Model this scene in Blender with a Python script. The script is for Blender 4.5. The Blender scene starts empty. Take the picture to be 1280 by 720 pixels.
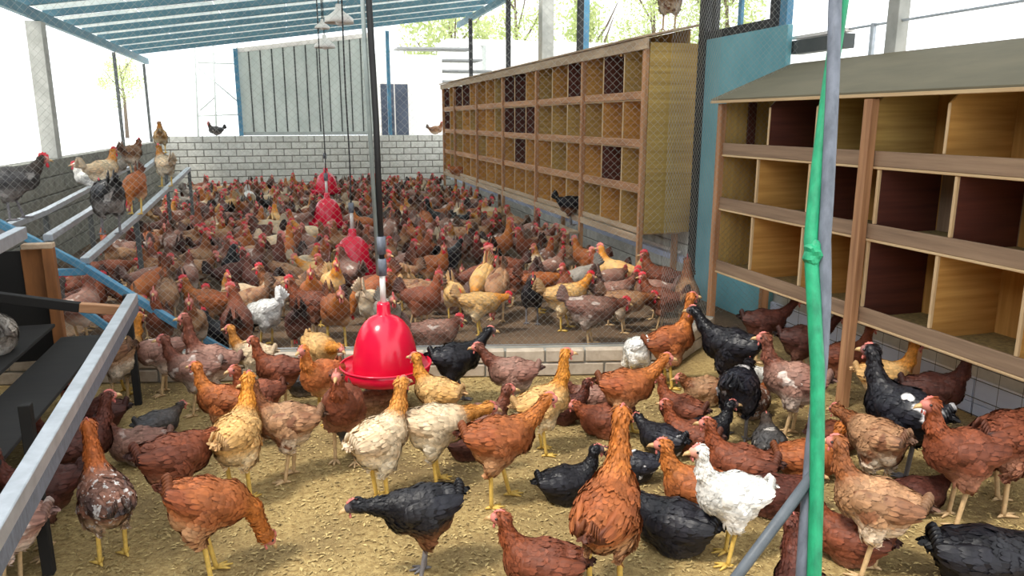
import bpy, bmesh, math, random
import numpy as np
from mathutils import Vector, Matrix

random.seed(7)
rng = np.random.default_rng(7)
S = bpy.context.scene
COL = S.collection

# ------------------------------------------------------------------ camera
F = 950.0
CAM_H = 1.7
PITCH = math.atan(210 / F)
YAW = math.atan2(280, F * math.cos(PITCH) + 210 * math.sin(PITCH))
FW = Vector((math.sin(YAW) * math.cos(PITCH), math.cos(YAW) * math.cos(PITCH), -math.sin(PITCH)))
RT = Vector((math.cos(YAW), -math.sin(YAW), 0))
UP = RT.cross(FW)
CAMP = Vector((0, 0, CAM_H))
cam = bpy.data.cameras.new('camera')
cam.sensor_width = 36
cam.lens = F / 1280 * 36
cam.clip_start = 0.05
cam.clip_end = 300
camo = bpy.data.objects.new('camera', cam)
COL.objects.link(camo)
camo.matrix_world = Matrix(((RT.x, UP.x, -FW.x, CAMP.x), (RT.y, UP.y, -FW.y, CAMP.y),
                            (RT.z, UP.z, -FW.z, CAMP.z), (0, 0, 0, 1)))
S.camera = camo

# ------------------------------------------------------------------ sky, sun, exposure
w = bpy.data.worlds.new('sky')
S.world = w
w.use_nodes = True
bg = w.node_tree.nodes['Background']
bg.inputs[0].default_value = (0.92, 0.96, 1.0, 1)
bg.inputs[1].default_value = 2.0
sun = bpy.data.lights.new('sun', 'SUN')
sun.energy = 3.0
sun.angle = math.radians(9)
sun.color = (1.0, 0.94, 0.84)
suno = bpy.data.objects.new('sun', sun)
COL.objects.link(suno)
SUND = Vector((0.46, 0.22, -0.86))           # light travels right, away and down
suno.rotation_euler = SUND.to_track_quat('-Z', 'Y').to_euler()
suno.location = (-6, -6, 9)
S.view_settings.view_transform = 'Standard'
S.view_settings.look = 'None'
S.view_settings.gamma = 1
S.view_settings.use_curve_mapping = False
S.view_settings.exposure = 0.25


def ray(u, v):
    return FW * F + RT * (u - 640) + UP * (360 - v)


def at_z(u, v, z=0.0):
    d = ray(u, v)
    return CAMP + d * ((z - CAM_H) / d.z)


def at_y(u, v, y):
    d = ray(u, v)
    return CAMP + d * (y / d.y)


def at_x(u, v, x):
    d = ray(u, v)
    return CAMP + d * (x / d.x)


# ------------------------------------------------------------------ materials
def lin(c):
    r = []
    for x in c[:3]:
        x = x / 255.0
        r.append(x / 12.92 if x <= 0.04045 else ((x + 0.055) / 1.055) ** 2.4)
    return (r[0], r[1], r[2], 1)


def newmat(name):
    m = bpy.data.materials.new(name)
    m.use_nodes = True
    nt = m.node_tree
    return m, nt, nt.nodes['Principled BSDF']


def mixc(nt, fac, a, b, mode='MIX'):
    n = nt.nodes.new('ShaderNodeMix')
    n.data_type = 'RGBA'
    n.blend_type = mode
    for sock, val in ((n.inputs[0], fac), (n.inputs[6], a), (n.inputs[7], b)):
        if isinstance(val, (int, float)):
            sock.default_value = val
        elif isinstance(val, tuple):
            sock.default_value = val
        else:
            nt.links.new(val, sock)
    return n.outputs[2]


def ramp(nt, src, p0, p1, c0=(0, 0, 0, 1), c1=(1, 1, 1, 1)):
    n = nt.nodes.new('ShaderNodeValToRGB')
    n.color_ramp.elements[0].position = p0
    n.color_ramp.elements[1].position = p1
    n.color_ramp.elements[0].color = c0
    n.color_ramp.elements[1].color = c1
    nt.links.new(src, n.inputs[0])
    return n.outputs[0]


def coords(nt, kind, scale):
    if kind == 'World':
        g = nt.nodes.new('ShaderNodeNewGeometry')
        o = g.outputs['Position']
    else:
        g = nt.nodes.new('ShaderNodeTexCoord')
        o = g.outputs[kind]
    m = nt.nodes.new('ShaderNodeMapping')
    m.inputs['Scale'].default_value = scale
    nt.links.new(o, m.inputs[0])
    return m.outputs[0]


def noise(nt, vec, scale=1.0, detail=3.0, rough=0.55):
    n = nt.nodes.new('ShaderNodeTexNoise')
    n.inputs['Scale'].default_value = scale
    n.inputs['Detail'].default_value = detail
    n.inputs['Roughness'].default_value = rough
    nt.links.new(vec, n.inputs['Vector'])
    return n.outputs['Fac']


def bump(nt, p, h, strength=0.3, dist=0.01):
    b = nt.nodes.new('ShaderNodeBump')
    b.inputs['Strength'].default_value = strength
    b.inputs['Distance'].default_value = dist
    nt.links.new(h, b.inputs['Height'])
    nt.links.new(b.outputs[0], p.inputs['Normal'])


def objrand(nt):
    n = nt.nodes.new('ShaderNodeObjectInfo')
    return n.outputs['Random']


def simple(name, a, b=None, scale=(6, 6, 6), rough=0.7, metal=0.0, kind='World', bmp=0.15, rand=0.0, nsc=1.0, spec=None):
    m, nt, p = newmat(name)
    a = lin(a)
    b = lin(b) if b else tuple(x * 0.7 for x in a[:3]) + (1,)
    v = coords(nt, kind, scale)
    n = noise(nt, v, nsc, 5, 0.6)
    c = mixc(nt, ramp(nt, n, 0.35, 0.7), a, b)
    if rand:
        mp = nt.nodes.new('ShaderNodeMapRange')
        nt.links.new(objrand(nt), mp.inputs[0])
        mp.inputs[3].default_value = 1 - rand
        mp.inputs[4].default_value = 1 + rand * 0.4
        comb = nt.nodes.new('ShaderNodeCombineColor')
        for i in range(3):
            nt.links.new(mp.outputs[0], comb.inputs[i])
        c = mixc(nt, 1.0, c, comb.outputs[0], 'MULTIPLY')
    nt.links.new(c, p.inputs['Base Color'])
    p.inputs['Roughness'].default_value = rough
    p.inputs['Metallic'].default_value = metal
    if spec is not None:
        p.inputs['Specular IOR Level'].default_value = spec
    if bmp:
        bump(nt, p, n, bmp, 0.01)
    return m


M = {}
# plank woods: grain along Y or Z or X in world space
for ax, sc in (('x', (1.5, 30, 30)), ('y', (30, 1.5, 30)), ('z', (30, 30, 1.5))):
    M['pine_' + ax] = simple('pine_' + ax, (196, 146, 104), (150, 104, 70), sc, 0.75, rand=0.15)
    M['rail_' + ax] = simple('rail_' + ax, (168, 138, 110), (132, 106, 84), sc, 0.8, rand=0.1)
    M['pale_' + ax] = simple('pale_' + ax, (222, 192, 148), (200, 164, 120), sc, 0.8, rand=0.06)
    M['ply_' + ax] = simple('ply_' + ax, (216, 162, 86), (186, 132, 62), sc, 0.8, rand=0.12)
    M['olive_' + ax] = simple('olive_' + ax, (196, 162, 92), (166, 132, 70), sc, 0.8, rand=0.1)
    M['film_' + ax] = simple('film_' + ax, (96, 48, 36), (72, 34, 26), sc, 0.6, rand=0.15)
M['roofboard'] = simple('roofboard', (132, 124, 100), (112, 106, 86), (3, 1, 3), 0.85, rand=0.05)
M['fascia'] = simple('fascia', (190, 166, 138), (158, 132, 106), (20, 1.2, 20), 0.85)
M['whitebrick'] = simple('whitebrick', (226, 226, 218), (200, 200, 190), (14, 14, 14), 0.9, rand=0.1, bmp=0.3)
M['mortar'] = simple('mortar', (150, 148, 140), (128, 126, 118), (10, 10, 10), 0.95)
M['greybrick'] = simple('greybrick', (142, 142, 132), (112, 112, 104), (9, 9, 9), 0.95, rand=0.15, bmp=0.4)
M['mortar_dark'] = simple('mortar_dark', (104, 104, 98), (84, 84, 80), (10, 10, 10), 0.95)
M['kerbbrick'] = simple('kerbbrick', (196, 182, 164), (164, 148, 130), (12, 12, 12), 0.92, rand=0.12, bmp=0.4)
M['blue'] = simple('bluepaint', (88, 146, 176), (66, 118, 150), (5, 5, 5), 0.55, bmp=0.05)
M['roofblue'] = simple('roofblue', (104, 152, 170), (86, 132, 152), (3, 3, 3), 0.6, bmp=0.05)
M['purlin'] = simple('purlinpaint', (96, 138, 154), (80, 120, 138), (3, 3, 3), 0.55, bmp=0.05)
M['bluepanel'] = simple('bluepanel', (122, 178, 188), (98, 158, 170), (2.5, 2.5, 1.6), 0.6, bmp=0.08)
M['black'] = simple('blackpaint', (34, 34, 36), (24, 24, 26), (9, 9, 9), 0.6, bmp=0.05)
M['steel'] = simple('galvanised', (186, 192, 198), (160, 166, 172), (14, 14, 14), 0.42, 0.55, bmp=0.05)
M['wire'] = simple('wirenet', (176, 176, 170), (156, 156, 150), (9, 9, 9), 0.5, 0.4, bmp=0)
M['concrete'] = simple('concrete', (186, 186, 180), (160, 160, 154), (7, 7, 7), 0.9)
M['whitewall'] = simple('whitewall', (240, 240, 238), (228, 228, 226), (2, 2, 2), 0.9)
M['sheetgrey'] = simple('sheetgrey', (186, 192, 188), (168, 174, 170), (4, 4, 2), 0.6, rand=0.05)
M['seam'] = simple('seam', (84, 88, 88), (70, 74, 74), (4, 4, 4), 0.7)
M['bluewhite'] = simple('bluewhite', (206, 216, 236), (188, 198, 222), (2, 2, 6), 0.6, rand=0.06)
M['red'] = simple('redplastic', (216, 22, 58), (200, 14, 48), (3, 3, 3), 0.22, bmp=0.0, kind='Object')
M['lampwhite'] = simple('lampwhite', (236, 232, 228), (216, 210, 204), (8, 8, 8), 0.35, bmp=0)
M['pipegrey'] = simple('pipegrey', (150, 160, 158), (120, 130, 128), (8, 8, 8), 0.5, bmp=0)
M['rodgrey'] = simple('rodgrey', (88, 94, 100), (66, 72, 78), (20, 20, 20), 0.5)
M['green'] = simple('greenrope', (28, 150, 104), (16, 116, 80), (60, 60, 25), 0.6, bmp=0.3)
M['ropegrey'] = simple('ropegrey', (108, 114, 126), (80, 86, 96), (60, 60, 25), 0.6)
M['shadeboard'] = simple('shadeboard', (26, 23, 19), (18, 16, 14), (3, 12, 3), 0.9)  # near-black colour stands in for the shade around the near roost
M['brownboard'] = simple('brownboard', (150, 96, 50), (112, 70, 36), (14, 14, 2), 0.85)
M['shade_tarp'] = simple('shade_tarp', (70, 72, 66), (54, 56, 50), (2, 2, 2), 0.8)  # dark sheeting of the added light-blocking wall and roof strip
M['bark'] = simple('bark', (118, 104, 88), (84, 72, 60), (6, 6, 2), 0.95)
M['leaf'] = simple('leaf', (206, 214, 158), (168, 184, 118), (0.8, 0.8, 0.8), 0.7, rand=0.1, bmp=0)


def translucent(m, fac):
    nt = m.node_tree
    p = nt.nodes['Principled BSDF']; out = nt.nodes['Material Output']
    t = nt.nodes.new('ShaderNodeBsdfTranslucent')
    src = p.inputs['Base Color'].links[0].from_socket
    nt.links.new(src, t.inputs['Color'])
    mx = nt.nodes.new('ShaderNodeMixShader'); mx.inputs[0].default_value = fac
    nt.links.new(p.outputs[0], mx.inputs[1]); nt.links.new(t.outputs[0], mx.inputs[2])
    nt.links.new(mx.outputs[0], out.inputs['Surface'])


M['roofblue'] = simple('fibreglass_blue', (214, 216, 212), (196, 204, 204), (3, 3, 3), 0.6, bmp=0.05)
translucent(M['roofblue'], 0.75)
translucent(M['leaf'], 0.5)
M['screen'] = simple('screen_sheet', (214, 218, 214), (198, 204, 200), (4, 4, 2), 0.6, rand=0.05)
translucent(M['screen'], 0.5)
M['glassdark'] = simple('darkpane', (70, 78, 92), (52, 60, 74), (2, 2, 2), 0.25, bmp=0)
M['rooftile'] = simple('rooftile', (150, 152, 152), (120, 122, 122), (2, 6, 2), 0.8)
M['yard'] = simple('yard', (222, 220, 210), (204, 202, 190), (0.8, 0.8, 0.8), 0.95)
M['straw'] = simple('straw', (140, 120, 70), (96, 80, 46), (40, 40, 40), 0.95, bmp=0.6)


def litter_material(name, a, b, c, sc):
    m, nt, p = newmat(name)
    v = coords(nt, 'World', (1, 1, 1))
    n1 = noise(nt, v, sc, 6, 0.7)
    n2 = noise(nt, v, 1.6, 3, 0.5)
    n3 = noise(nt, v, sc * 2.7, 2, 0.6)
    col = mixc(nt, ramp(nt, n1, 0.38, 0.62), lin(a), lin(b))
    col = mixc(nt, ramp(nt, n2, 0.45, 0.75), col, lin(c))
    col = mixc(nt, ramp(nt, n3, 0.56, 0.66), col, mixc(nt, 0.55, col, lin(c)))
    nt.links.new(col, p.inputs['Base Color'])
    p.inputs['Roughness'].default_value = 0.95
    bump(nt, p, n1, 0.7, 0.02)
    return m


M['husk'] = litter_material('husk_litter', (182, 158, 104), (142, 117, 70), (98, 79, 50), 34)
M['soil'] = litter_material('soil_litter', (122, 98, 74), (94, 74, 56), (72, 58, 46), 30)
M['flake'] = simple('husk_flake', (206, 182, 124), (108, 88, 54), (26, 26, 26), 0.9, bmp=0)


def feather(name, body, neck, wing, tail, belly, face, speck=None, amount=0.0, gloss=0.6, edge=0.35, patch=False):
    m, nt, p = newmat(name)
    body, neck, wing, tail, belly, face = [lin(x) for x in (body, neck, wing, tail, belly, face)]
    z1 = nt.nodes.new('ShaderNodeAttribute'); z1.attribute_name = 'zone'
    z2 = nt.nodes.new('ShaderNodeAttribute'); z2.attribute_name = 'zone2'
    s1 = nt.nodes.new('ShaderNodeSeparateColor'); nt.links.new(z1.outputs['Color'], s1.inputs[0])
    s2 = nt.nodes.new('ShaderNodeSeparateColor'); nt.links.new(z2.outputs['Color'], s2.inputs[0])
    v = coords(nt, 'Object', (1, 1, 1))
    # each bird gets its own pattern
    add = nt.nodes.new('ShaderNodeVectorMath'); add.operation = 'ADD'
    sc = nt.nodes.new('ShaderNodeMath'); sc.operation = 'MULTIPLY'
    nt.links.new(objrand(nt), sc.inputs[0]); sc.inputs[1].default_value = 13.0
    cx = nt.nodes.new('ShaderNodeCombineXYZ')
    for i in range(3):
        nt.links.new(sc.outputs[0], cx.inputs[i])
    nt.links.new(v, add.inputs[0]); nt.links.new(cx.outputs[0], add.inputs[1])
    big = noise(nt, add.outputs[0], 9, 2, 0.5)
    mid = noise(nt, add.outputs[0], 34, 3, 0.6)
    vs = nt.nodes.new('ShaderNodeMapping'); vs.inputs['Scale'].default_value = (30, 52, 46)
    nt.links.new(v, vs.inputs[0])
    vor = nt.nodes.new('ShaderNodeTexVoronoi'); vor.inputs['Scale'].default_value = 1.0
    nt.links.new(vs.outputs[0], vor.inputs['Vector'])
    col = mixc(nt, ramp(nt, big, 0.38, 0.66), body, tuple(x * 0.72 for x in body[:3]) + (1,))
    col = mixc(nt, s2.outputs[1], col, belly)
    col = mixc(nt, s1.outputs[1], col, mixc(nt, ramp(nt, big, 0.4, 0.65), wing, body))
    if speck:
        col = mixc(nt, ramp(nt, big if patch else mid, 0.66 - amount, 0.70 - amount), col, lin(speck))
    col = mixc(nt, s1.outputs[0], col, mixc(nt, ramp(nt, mid, 0.4, 0.7), neck, tuple(x * 0.66 for x in neck[:3]) + (1,)))
    col = mixc(nt, s1.outputs[2], col, tail)
    d = ramp(nt, vor.outputs['Distance'], 0.25, 0.85)
    dk = mixc(nt, 1.0, col, (1 - edge * .6, 1 - edge * .6, 1 - edge * .6, 1), 'MULTIPLY')
    col = mixc(nt, d, col, dk)
    mp = nt.nodes.new('ShaderNodeMapRange'); nt.links.new(objrand(nt), mp.inputs[0])
    mp.inputs[3].default_value = 0.78; mp.inputs[4].default_value = 1.18
    cc = nt.nodes.new('ShaderNodeCombineColor')
    for i in range(3):
        nt.links.new(mp.outputs[0], cc.inputs[i])
    col = mixc(nt, 1.0, col, cc.outputs[0], 'MULTIPLY')
    mt = nt.nodes.new('ShaderNodeMapRange'); nt.links.new(s2.outputs[2], mt.inputs[0])
    mt.inputs[3].default_value = 0.62; mt.inputs[4].default_value = 1.38
    ct = nt.nodes.new('ShaderNodeCombineColor')
    for i in range(3):
        nt.links.new(mt.outputs[0], ct.inputs[i])
    col = mixc(nt, 1.0, col, ct.outputs[0], 'MULTIPLY')
    col = mixc(nt, s2.outputs[0], col, face)
    nt.links.new(col, p.inputs['Base Color'])
    p.inputs['Roughness'].default_value = gloss
    p.inputs['Specular IOR Level'].default_value = 0.3
    h = mixc(nt, 0.4, vor.outputs['Distance'], mid)
    bump(nt, p, h, 0.55, 0.006)
    return m


PINK = (196, 122, 110)
REDF = (204, 40, 48)
BREEDS = {
    'ginger': feather('feather_ginger', (170, 98, 54), (190, 112, 50), (146, 76, 42), (96, 52, 36), (200, 150, 108), PINK),
    'redbrown': feather('feather_redbrown', (132, 72, 48), (146, 76, 44), (106, 58, 42), (66, 40, 34), (164, 112, 88), PINK),
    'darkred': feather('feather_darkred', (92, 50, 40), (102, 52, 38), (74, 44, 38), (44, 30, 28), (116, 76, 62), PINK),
    'gold': feather('feather_gold', (222, 178, 116), (214, 140, 52), (204, 156, 92), (190, 150, 104), (234, 210, 168), PINK),
    'cream': feather('feather_cream', (232, 208, 172), (206, 138, 62), (216, 184, 146), (214, 190, 160), (240, 226, 200), PINK),
    'mauve': feather('feather_mauve', (162, 122, 106), (124, 72, 54), (144, 100, 86), (120, 92, 84), (206, 184, 168), PINK, (216, 196, 184), 0.05, 0.6, 0.35, True),
    'tan': feather('feather_tan', (176, 134, 98), (140, 84, 48), (140, 96, 68), (104, 76, 60), (224, 204, 180), PINK, (128, 84, 58), 0.06, 0.6, 0.35, True),
    'speckled': feather('feather_speckled', (150, 104, 84), (172, 92, 42), (90, 72, 68), (70, 60, 58), (176, 146, 116), PINK, (224, 216, 210), 0.09),
    'black': feather('feather_black', (31, 30, 35), (26, 25, 29), (33, 32, 39), (22, 22, 26), (46, 44, 48), (92, 74, 74), None, 0, 0.42, 0.3),
    'blackbrown': feather('feather_blackbrown', (34, 32, 36), (30, 28, 32), (32, 32, 40), (24, 24, 26), (120, 76, 50), (78, 70, 72), None, 0, 0.45, 0.3),
    'blackwhite': feather('feather_blackwhite', (36, 36, 42), (34, 32, 36), (40, 40, 50), (26, 26, 30), (60, 56, 58), (150, 100, 96), (226, 222, 222), 0.03, 0.45, 0.3, True),
    'white': feather('feather_white', (238, 236, 230), (240, 236, 228), (232, 230, 226), (226, 224, 220), (240, 236, 230), (214, 150, 130), None, 0, 0.7, 0.12),
    'grey': feather('feather_grey', (168, 158, 146), (150, 132, 114), (140, 130, 120), (120, 114, 108), (210, 204, 194), PINK, (104, 94, 86), 0.03),
    'slate': feather('feather_slate', (86, 82, 80), (78, 66, 58), (74, 74, 76), (56, 54, 54), (150, 142, 136), PINK, (190, 184, 178), 0.02, 0.6, 0.35, True),
}
RED_BREEDS = {}


def leg_mat(name, c):
    return simple(name, c, None, (60, 60, 60), 0.6, kind='Object', bmp=0.1)


M['leg_yellow'] = leg_mat('leg_yellow', (224, 186, 92))
M['leg_pale'] = leg_mat('leg_pale', (212, 178, 132))
M['leg_grey'] = leg_mat('leg_grey', (120, 116, 118))
M['comb'] = simple('comb_red', (208, 36, 50), (180, 24, 40), (60, 60, 60), 0.5, kind='Object', bmp=0.1)
M['comb_pink'] = simple('comb_pink', (206, 120, 108), (186, 98, 90), (60, 60, 60), 0.55, kind='Object', bmp=0.1)
M['comb_mid'] = simple('comb_mid', (196, 78, 76), (168, 56, 58), (60, 60, 60), 0.55, kind='Object', bmp=0.1)
M['beak'] = simple('beak_horn', (206, 172, 120), (170, 134, 88), (60, 60, 60), 0.45, kind='Object', bmp=0)
M['eye'] = simple('eye_dark', (26, 18, 14), (20, 14, 12), (9, 9, 9), 0.1, kind='Object', bmp=0)


# ------------------------------------------------------------------ object helpers
def link(o, parent=None):
    COL.objects.link(o)
    if parent:
        o.parent = parent
    return o


def tag(o, label=None, cat=None, group=None, kind=None):
    if label: o['label'] = label
    if cat: o['category'] = cat
    if group: o['group'] = group
    if kind: o['kind'] = kind
    return o


def empty(name, loc, label, cat, group=None):
    o = bpy.data.objects.new(name, None)
    o.location = loc
    o.empty_display_size = 0.1
    link(o)
    return tag(o, label, cat, group)


def mesh_from(name, verts, faces, mat=None, smooth=False):
    me = bpy.data.meshes.new(name)
    me.from_pydata([tuple(v) for v in verts], [], [tuple(int(i) for i in f) for f in faces])
    me.update()
    if smooth:
        me.polygons.foreach_set('use_smooth', [True] * len(me.polygons))
    if mat:
        me.materials.append(mat)
    return me


_boxes = {}


def box_mesh(dims, mat, bev=0.0):
    key = (tuple(round(d, 4) for d in dims), mat.name, bev)
    if key in _boxes:
        return _boxes[key]
    bm = bmesh.new()
    bmesh.ops.create_cube(bm, size=1.0)
    for v in bm.verts:
        v.co.x *= dims[0]; v.co.y *= dims[1]; v.co.z *= dims[2]
    if bev > 0:
        bmesh.ops.bevel(bm, geom=list(bm.edges), offset=min(bev, min(dims) * 0.3), segments=1, affect='EDGES')
    me = bpy.data.meshes.new('box')
    bm.to_mesh(me); bm.free()
    me.materials.append(mat)
    _boxes[key] = me
    return me


def box(name, lo, hi, mat, parent=None, bev=0.003):
    """axis-aligned box between two world corners, child of an unrotated parent"""
    lo = Vector(lo); hi = Vector(hi)
    d = hi - lo
    o = bpy.data.objects.new(name, box_mesh(d, M[mat], bev))
    c = (lo + hi) / 2
    o.location = c - (parent.location if parent else Vector((0, 0, 0)))
    return link(o, parent)


def bar(name, a, b, wdt, hgt, mat, parent=None, bev=0.003, roll=0.0):
    """rectangular bar between two world points (wdt sideways, hgt upwards)"""
    a = Vector(a); b = Vector(b)
    L = (b - a).length
    o = bpy.data.objects.new(name, box_mesh((wdt, L, hgt), M[mat], bev))
    o.rotation_mode = 'QUATERNION'
    q = (b - a).to_track_quat('Y', 'Z')
    o.rotation_quaternion = q
    o.location = (a + b) / 2 - (parent.location if parent else Vector((0, 0, 0)))
    return link(o, parent)


def tube_geo(pts, radii, n=8, cap=True):
    pts = [Vector(p) for p in pts]
    V = []; Fc = []
    ref = None
    for i, p in enumerate(pts):
        t = (pts[min(i + 1, len(pts) - 1)] - pts[max(i - 1, 0)]).normalized()
        if ref is None:
            ref = Vector((0, 0, 1)) if abs(t.z) < 0.9 else Vector((1, 0, 0))
        s = t.cross(ref).normalized()
        u = s.cross(t).normalized()
        ref = u
        for k in range(n):
            a = 2 * math.pi * k / n
            V.append(p + (s * math.cos(a) + u * math.sin(a)) * radii[i])
    for i in range(len(pts) - 1):
        for k in range(n):
            k2 = (k + 1) % n
            Fc.append((i * n + k, i * n + k2, (i + 1) * n + k2, (i + 1) * n + k))
    if cap:
        Fc.append(tuple(range(n - 1, -1, -1)))
        b = (len(pts) - 1) * n
        Fc.append(tuple(range(b, b + n)))
    return V, Fc


def tube(name, pts, r, mat, parent=None, n=8):
    radii = r if isinstance(r, (list, tuple)) else [r] * len(pts)
    off = parent.location if parent else Vector((0, 0, 0))
    V, Fc = tube_geo([Vector(p) - off for p in pts], radii, n)
    return link(bpy.data.objects.new(name, mesh_from(name, V, Fc, M[mat], True)), parent)


def lathe_geo(profile, n=40):
    V = []; Fc = []
    m = len(profile)
    for k in range(n):
        a = 2 * math.pi * k / n
        for r, z in profile:
            V.append((r * math.cos(a), r * math.sin(a), z))
    for k in range(n):
        k2 = (k + 1) % n
        for j in range(m - 1):
            Fc.append((k * m + j, k2 * m + j, k2 * m + j + 1, k * m + j + 1))
    return V, Fc


def struct(o):
    o['kind'] = 'structure'
    return o


# ------------------------------------------------------------------ partition line (low kerb wall, then wire net)
PA = Vector((-2.75, 5.73, 0))
PB = Vector((2.36, 4.55, 0))
PC = Vector((3.11, 5.20, 0))


def line_y(x):
    t = (x - PA.x) / (PB.x - PA.x)
    return PA.y + t * (PB.y - PA.y)


# ------------------------------------------------------------------ floors
def floor_obj(name, poly, z, mat, sub=0):
    bm = bmesh.new()
    vs = [bm.verts.new((p[0], p[1], z)) for p in poly]
    vb = [bm.verts.new((p[0], p[1], z - 0.12)) for p in poly]
    bm.faces.new(vs)
    bm.faces.new(list(reversed(vb)))
    n = len(poly)
    for i in range(n):
        bm.faces.new((vb[i], vb[(i + 1) % n], vs[(i + 1) % n], vs[i]))
    bmesh.ops.recalc_face_normals(bm, faces=bm.faces)
    me = bpy.data.meshes.new(name)
    bm.to_mesh(me); bm.free()
    me.materials.append(M[mat])
    return struct(link(bpy.data.objects.new(name, me)))


floor_obj('floor', [(-2.9, -3.0), (3.9, -3.0), (3.9, 5.16), (PC.x, PC.y), (PB.x, PB.y), (-2.9, line_y(-2.9))], 0.0, 'husk')
floor_obj('floor', [(-2.9, line_y(-2.9)), (PB.x, PB.y), (PC.x, PC.y), (3.9, 5.16), (3.9, 18.2), (-2.9, 18.2)], 0.0, 'soil')
yard = floor_obj('ground', [(-60, -20), (60, -20), (60, 80), (-60, 80)], -0.13, 'yard')

# loose husk flakes lying on the near litter: nobody could count them
NF = 34000
fx = rng.uniform(-2.4, 3.6, NF); fy = 1.2 + 4.2 * rng.random(NF)
ok = fy < np.where(fx < 2.66, PA.y + (fx - PA.x) / (PB.x - PA.x) * (PB.y - PA.y), 4.4) - 0.12
fx, fy = fx[ok], fy[ok]
NF = len(fx)
an = rng.uniform(0, 6.283, NF); ln = rng.uniform(0.005, 0.015, NF); wd = ln * rng.uniform(0.3, 0.6, NF)
ca, sa = np.cos(an), np.sin(an)
z0 = rng.uniform(0.001, 0.006, NF); tl = rng.uniform(-0.004, 0.004, NF)
vv = np.zeros((NF, 4, 3))
for k, (a, b) in enumerate(((1, 0), (0, 1), (-1, 0), (0, -1))):
    vv[:, k, 0] = fx + ca * ln * a - sa * wd * b
    vv[:, k, 1] = fy + sa * ln * a + ca * wd * b
    vv[:, k, 2] = z0 + tl * a + (0.003 if b else 0.0)
vv[:, :, 2] = np.maximum(vv[:, :, 2], 0.0008)
me = bpy.data.meshes.new('husk')
me.from_pydata(vv.reshape(-1, 3).tolist(), [], np.arange(NF * 4).reshape(-1, 4).tolist())
me.materials.append(M['flake'])
tag(link(bpy.data.objects.new('rice_husk_litter', me)), 'loose yellow rice husk litter strewn over the near floor', 'litter', kind='stuff')


# ------------------------------------------------------------------ brick walls
def brick_wall(name, p0, p1, z0, z1, thick, bl, bh, brick, mortar, gap=0.012, jit=0.004, front=1):
    """core wall plus single bricks standing proud on the camera side"""
    p0 = Vector((p0[0], p0[1], 0)); p1 = Vector((p1[0], p1[1], 0))
    d = (p1 - p0); L = d.length; d.normalize()
    nrm = Vector((d.y, -d.x, 0)) * front
    ang = math.atan2(d.y, d.x)
    core = bpy.data.objects.new(name, box_mesh((L, thick, z1 - z0 - 0.01), M[mortar], 0))
    core.location = (p0 + p1) / 2 + Vector((0, 0, (z0 + z1 - 0.01) / 2))
    core.rotation_euler = (0, 0, ang)
    link(core)
    struct(core)
    rows = max(1, round((z1 - z0) / bh))
    bh = (z1 - z0) / rows
    full = box_mesh((bl - gap, thick * 0.5 + 0.012, bh - gap), M[brick], 0.006)
    half = box_mesh((bl / 2 - gap, thick * 0.5 + 0.012, bh - gap), M[brick], 0.006)
    for r in range(rows):
        x = -bl / 2 if r % 2 else 0.0
        while x < L - 0.03:
            lo = max(x, 0); hi = min(x + bl, L)
            if hi - lo < bl * 0.3:
                x += bl; continue
            mesh = full if hi - lo > bl * 0.75 else half
            o = bpy.data.objects.new('brick', mesh)
            cx = (lo + hi) / 2 - L / 2
            cy = -front * (thick * 0.25 + 0.006 + random.uniform(0, jit))
            if abs(front) == 1:
                pass
            o.location = (cx, cy, z0 + (r + 0.5) * bh - core.location.z)
            o.rotation_euler = (0, 0, random.uniform(-0.006, 0.006))
            link(o, core)
            x += bl
    return core


brick_wall('wall_partition', PA, PB, 0, 0.19, 0.12, 0.27, 0.095, 'kerbbrick', 'mortar', 0.012, 0.008)
brick_wall('wall_partition', PB, PC, 0, 0.19, 0.12, 0.27, 0.095, 'kerbbrick', 'mortar', 0.012, 0.008)
brick_wall('wall_back', (-2.85, 18.35), (3.95, 18.35), 0, 1.36, 0.16, 0.34, 0.15, 'whitebrick', 'mortar', 0.022)
brick_wall('wall_left', (-2.86, 5.0), (-2.86, 18.27), 0, 1.24, 0.16, 0.42, 0.2, 'greybrick', 'mortar_dark', 0.016)
wr = brick_wall('wall_right', (3.86, 18.27), (3.86, 6.65), 0, 0.95, 0.16, 0.36, 0.16, 'whitebrick', 'mortar', 0.016)
lo_ = box('ledge', (3.70, 6.7, 0.30), (3.775, 18.2, 0.36), 'bluewhite'); lo_.name = 'trim_1'; struct(lo_)
tube_o = tube('water_pipe', [(3.703, 6.75, 0.40), (3.703, 12, 0.40), (3.703, 18.1, 0.40)], 0.018, 'lampwhite')
tag(tube_o, 'white water pipe running along the low brick wall under the long nest boxes', 'pipe')
for yy in (8.0, 12.0, 16.0):
    box('pipe_clip', (3.683, yy - 0.015, 0.36), (3.725, yy + 0.015, 0.42), 'steel', tube_o)

# near left: added tall wall, out of view, that keeps the corner dark
struct(box('wall_left_shade', (-2.95, -3.0, 0), (-2.85, 5.0, 2.9), 'shade_tarp'))
# near right wall: kick sheets, grey plinth
wrn = struct(box('wall_right_plinth', (3.80, -0.5, 0.0), (3.92, 5.36, 0.55), 'concrete'))
for i, (za, zb) in enumerate(((0.0, 0.075), (0.079, 0.225))):
    for k in range(4):
        ya = 1.28 + k * 1.02
        box('sheet', (3.775 - 0.004 * i, ya, za), (3.798, ya + 1.012, zb), 'bluewhite', wrn)

# ------------------------------------------------------------------ roof over the far pen
def roof_z(x):
    return 3.06 + (x + 2.77) * 0.141


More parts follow.
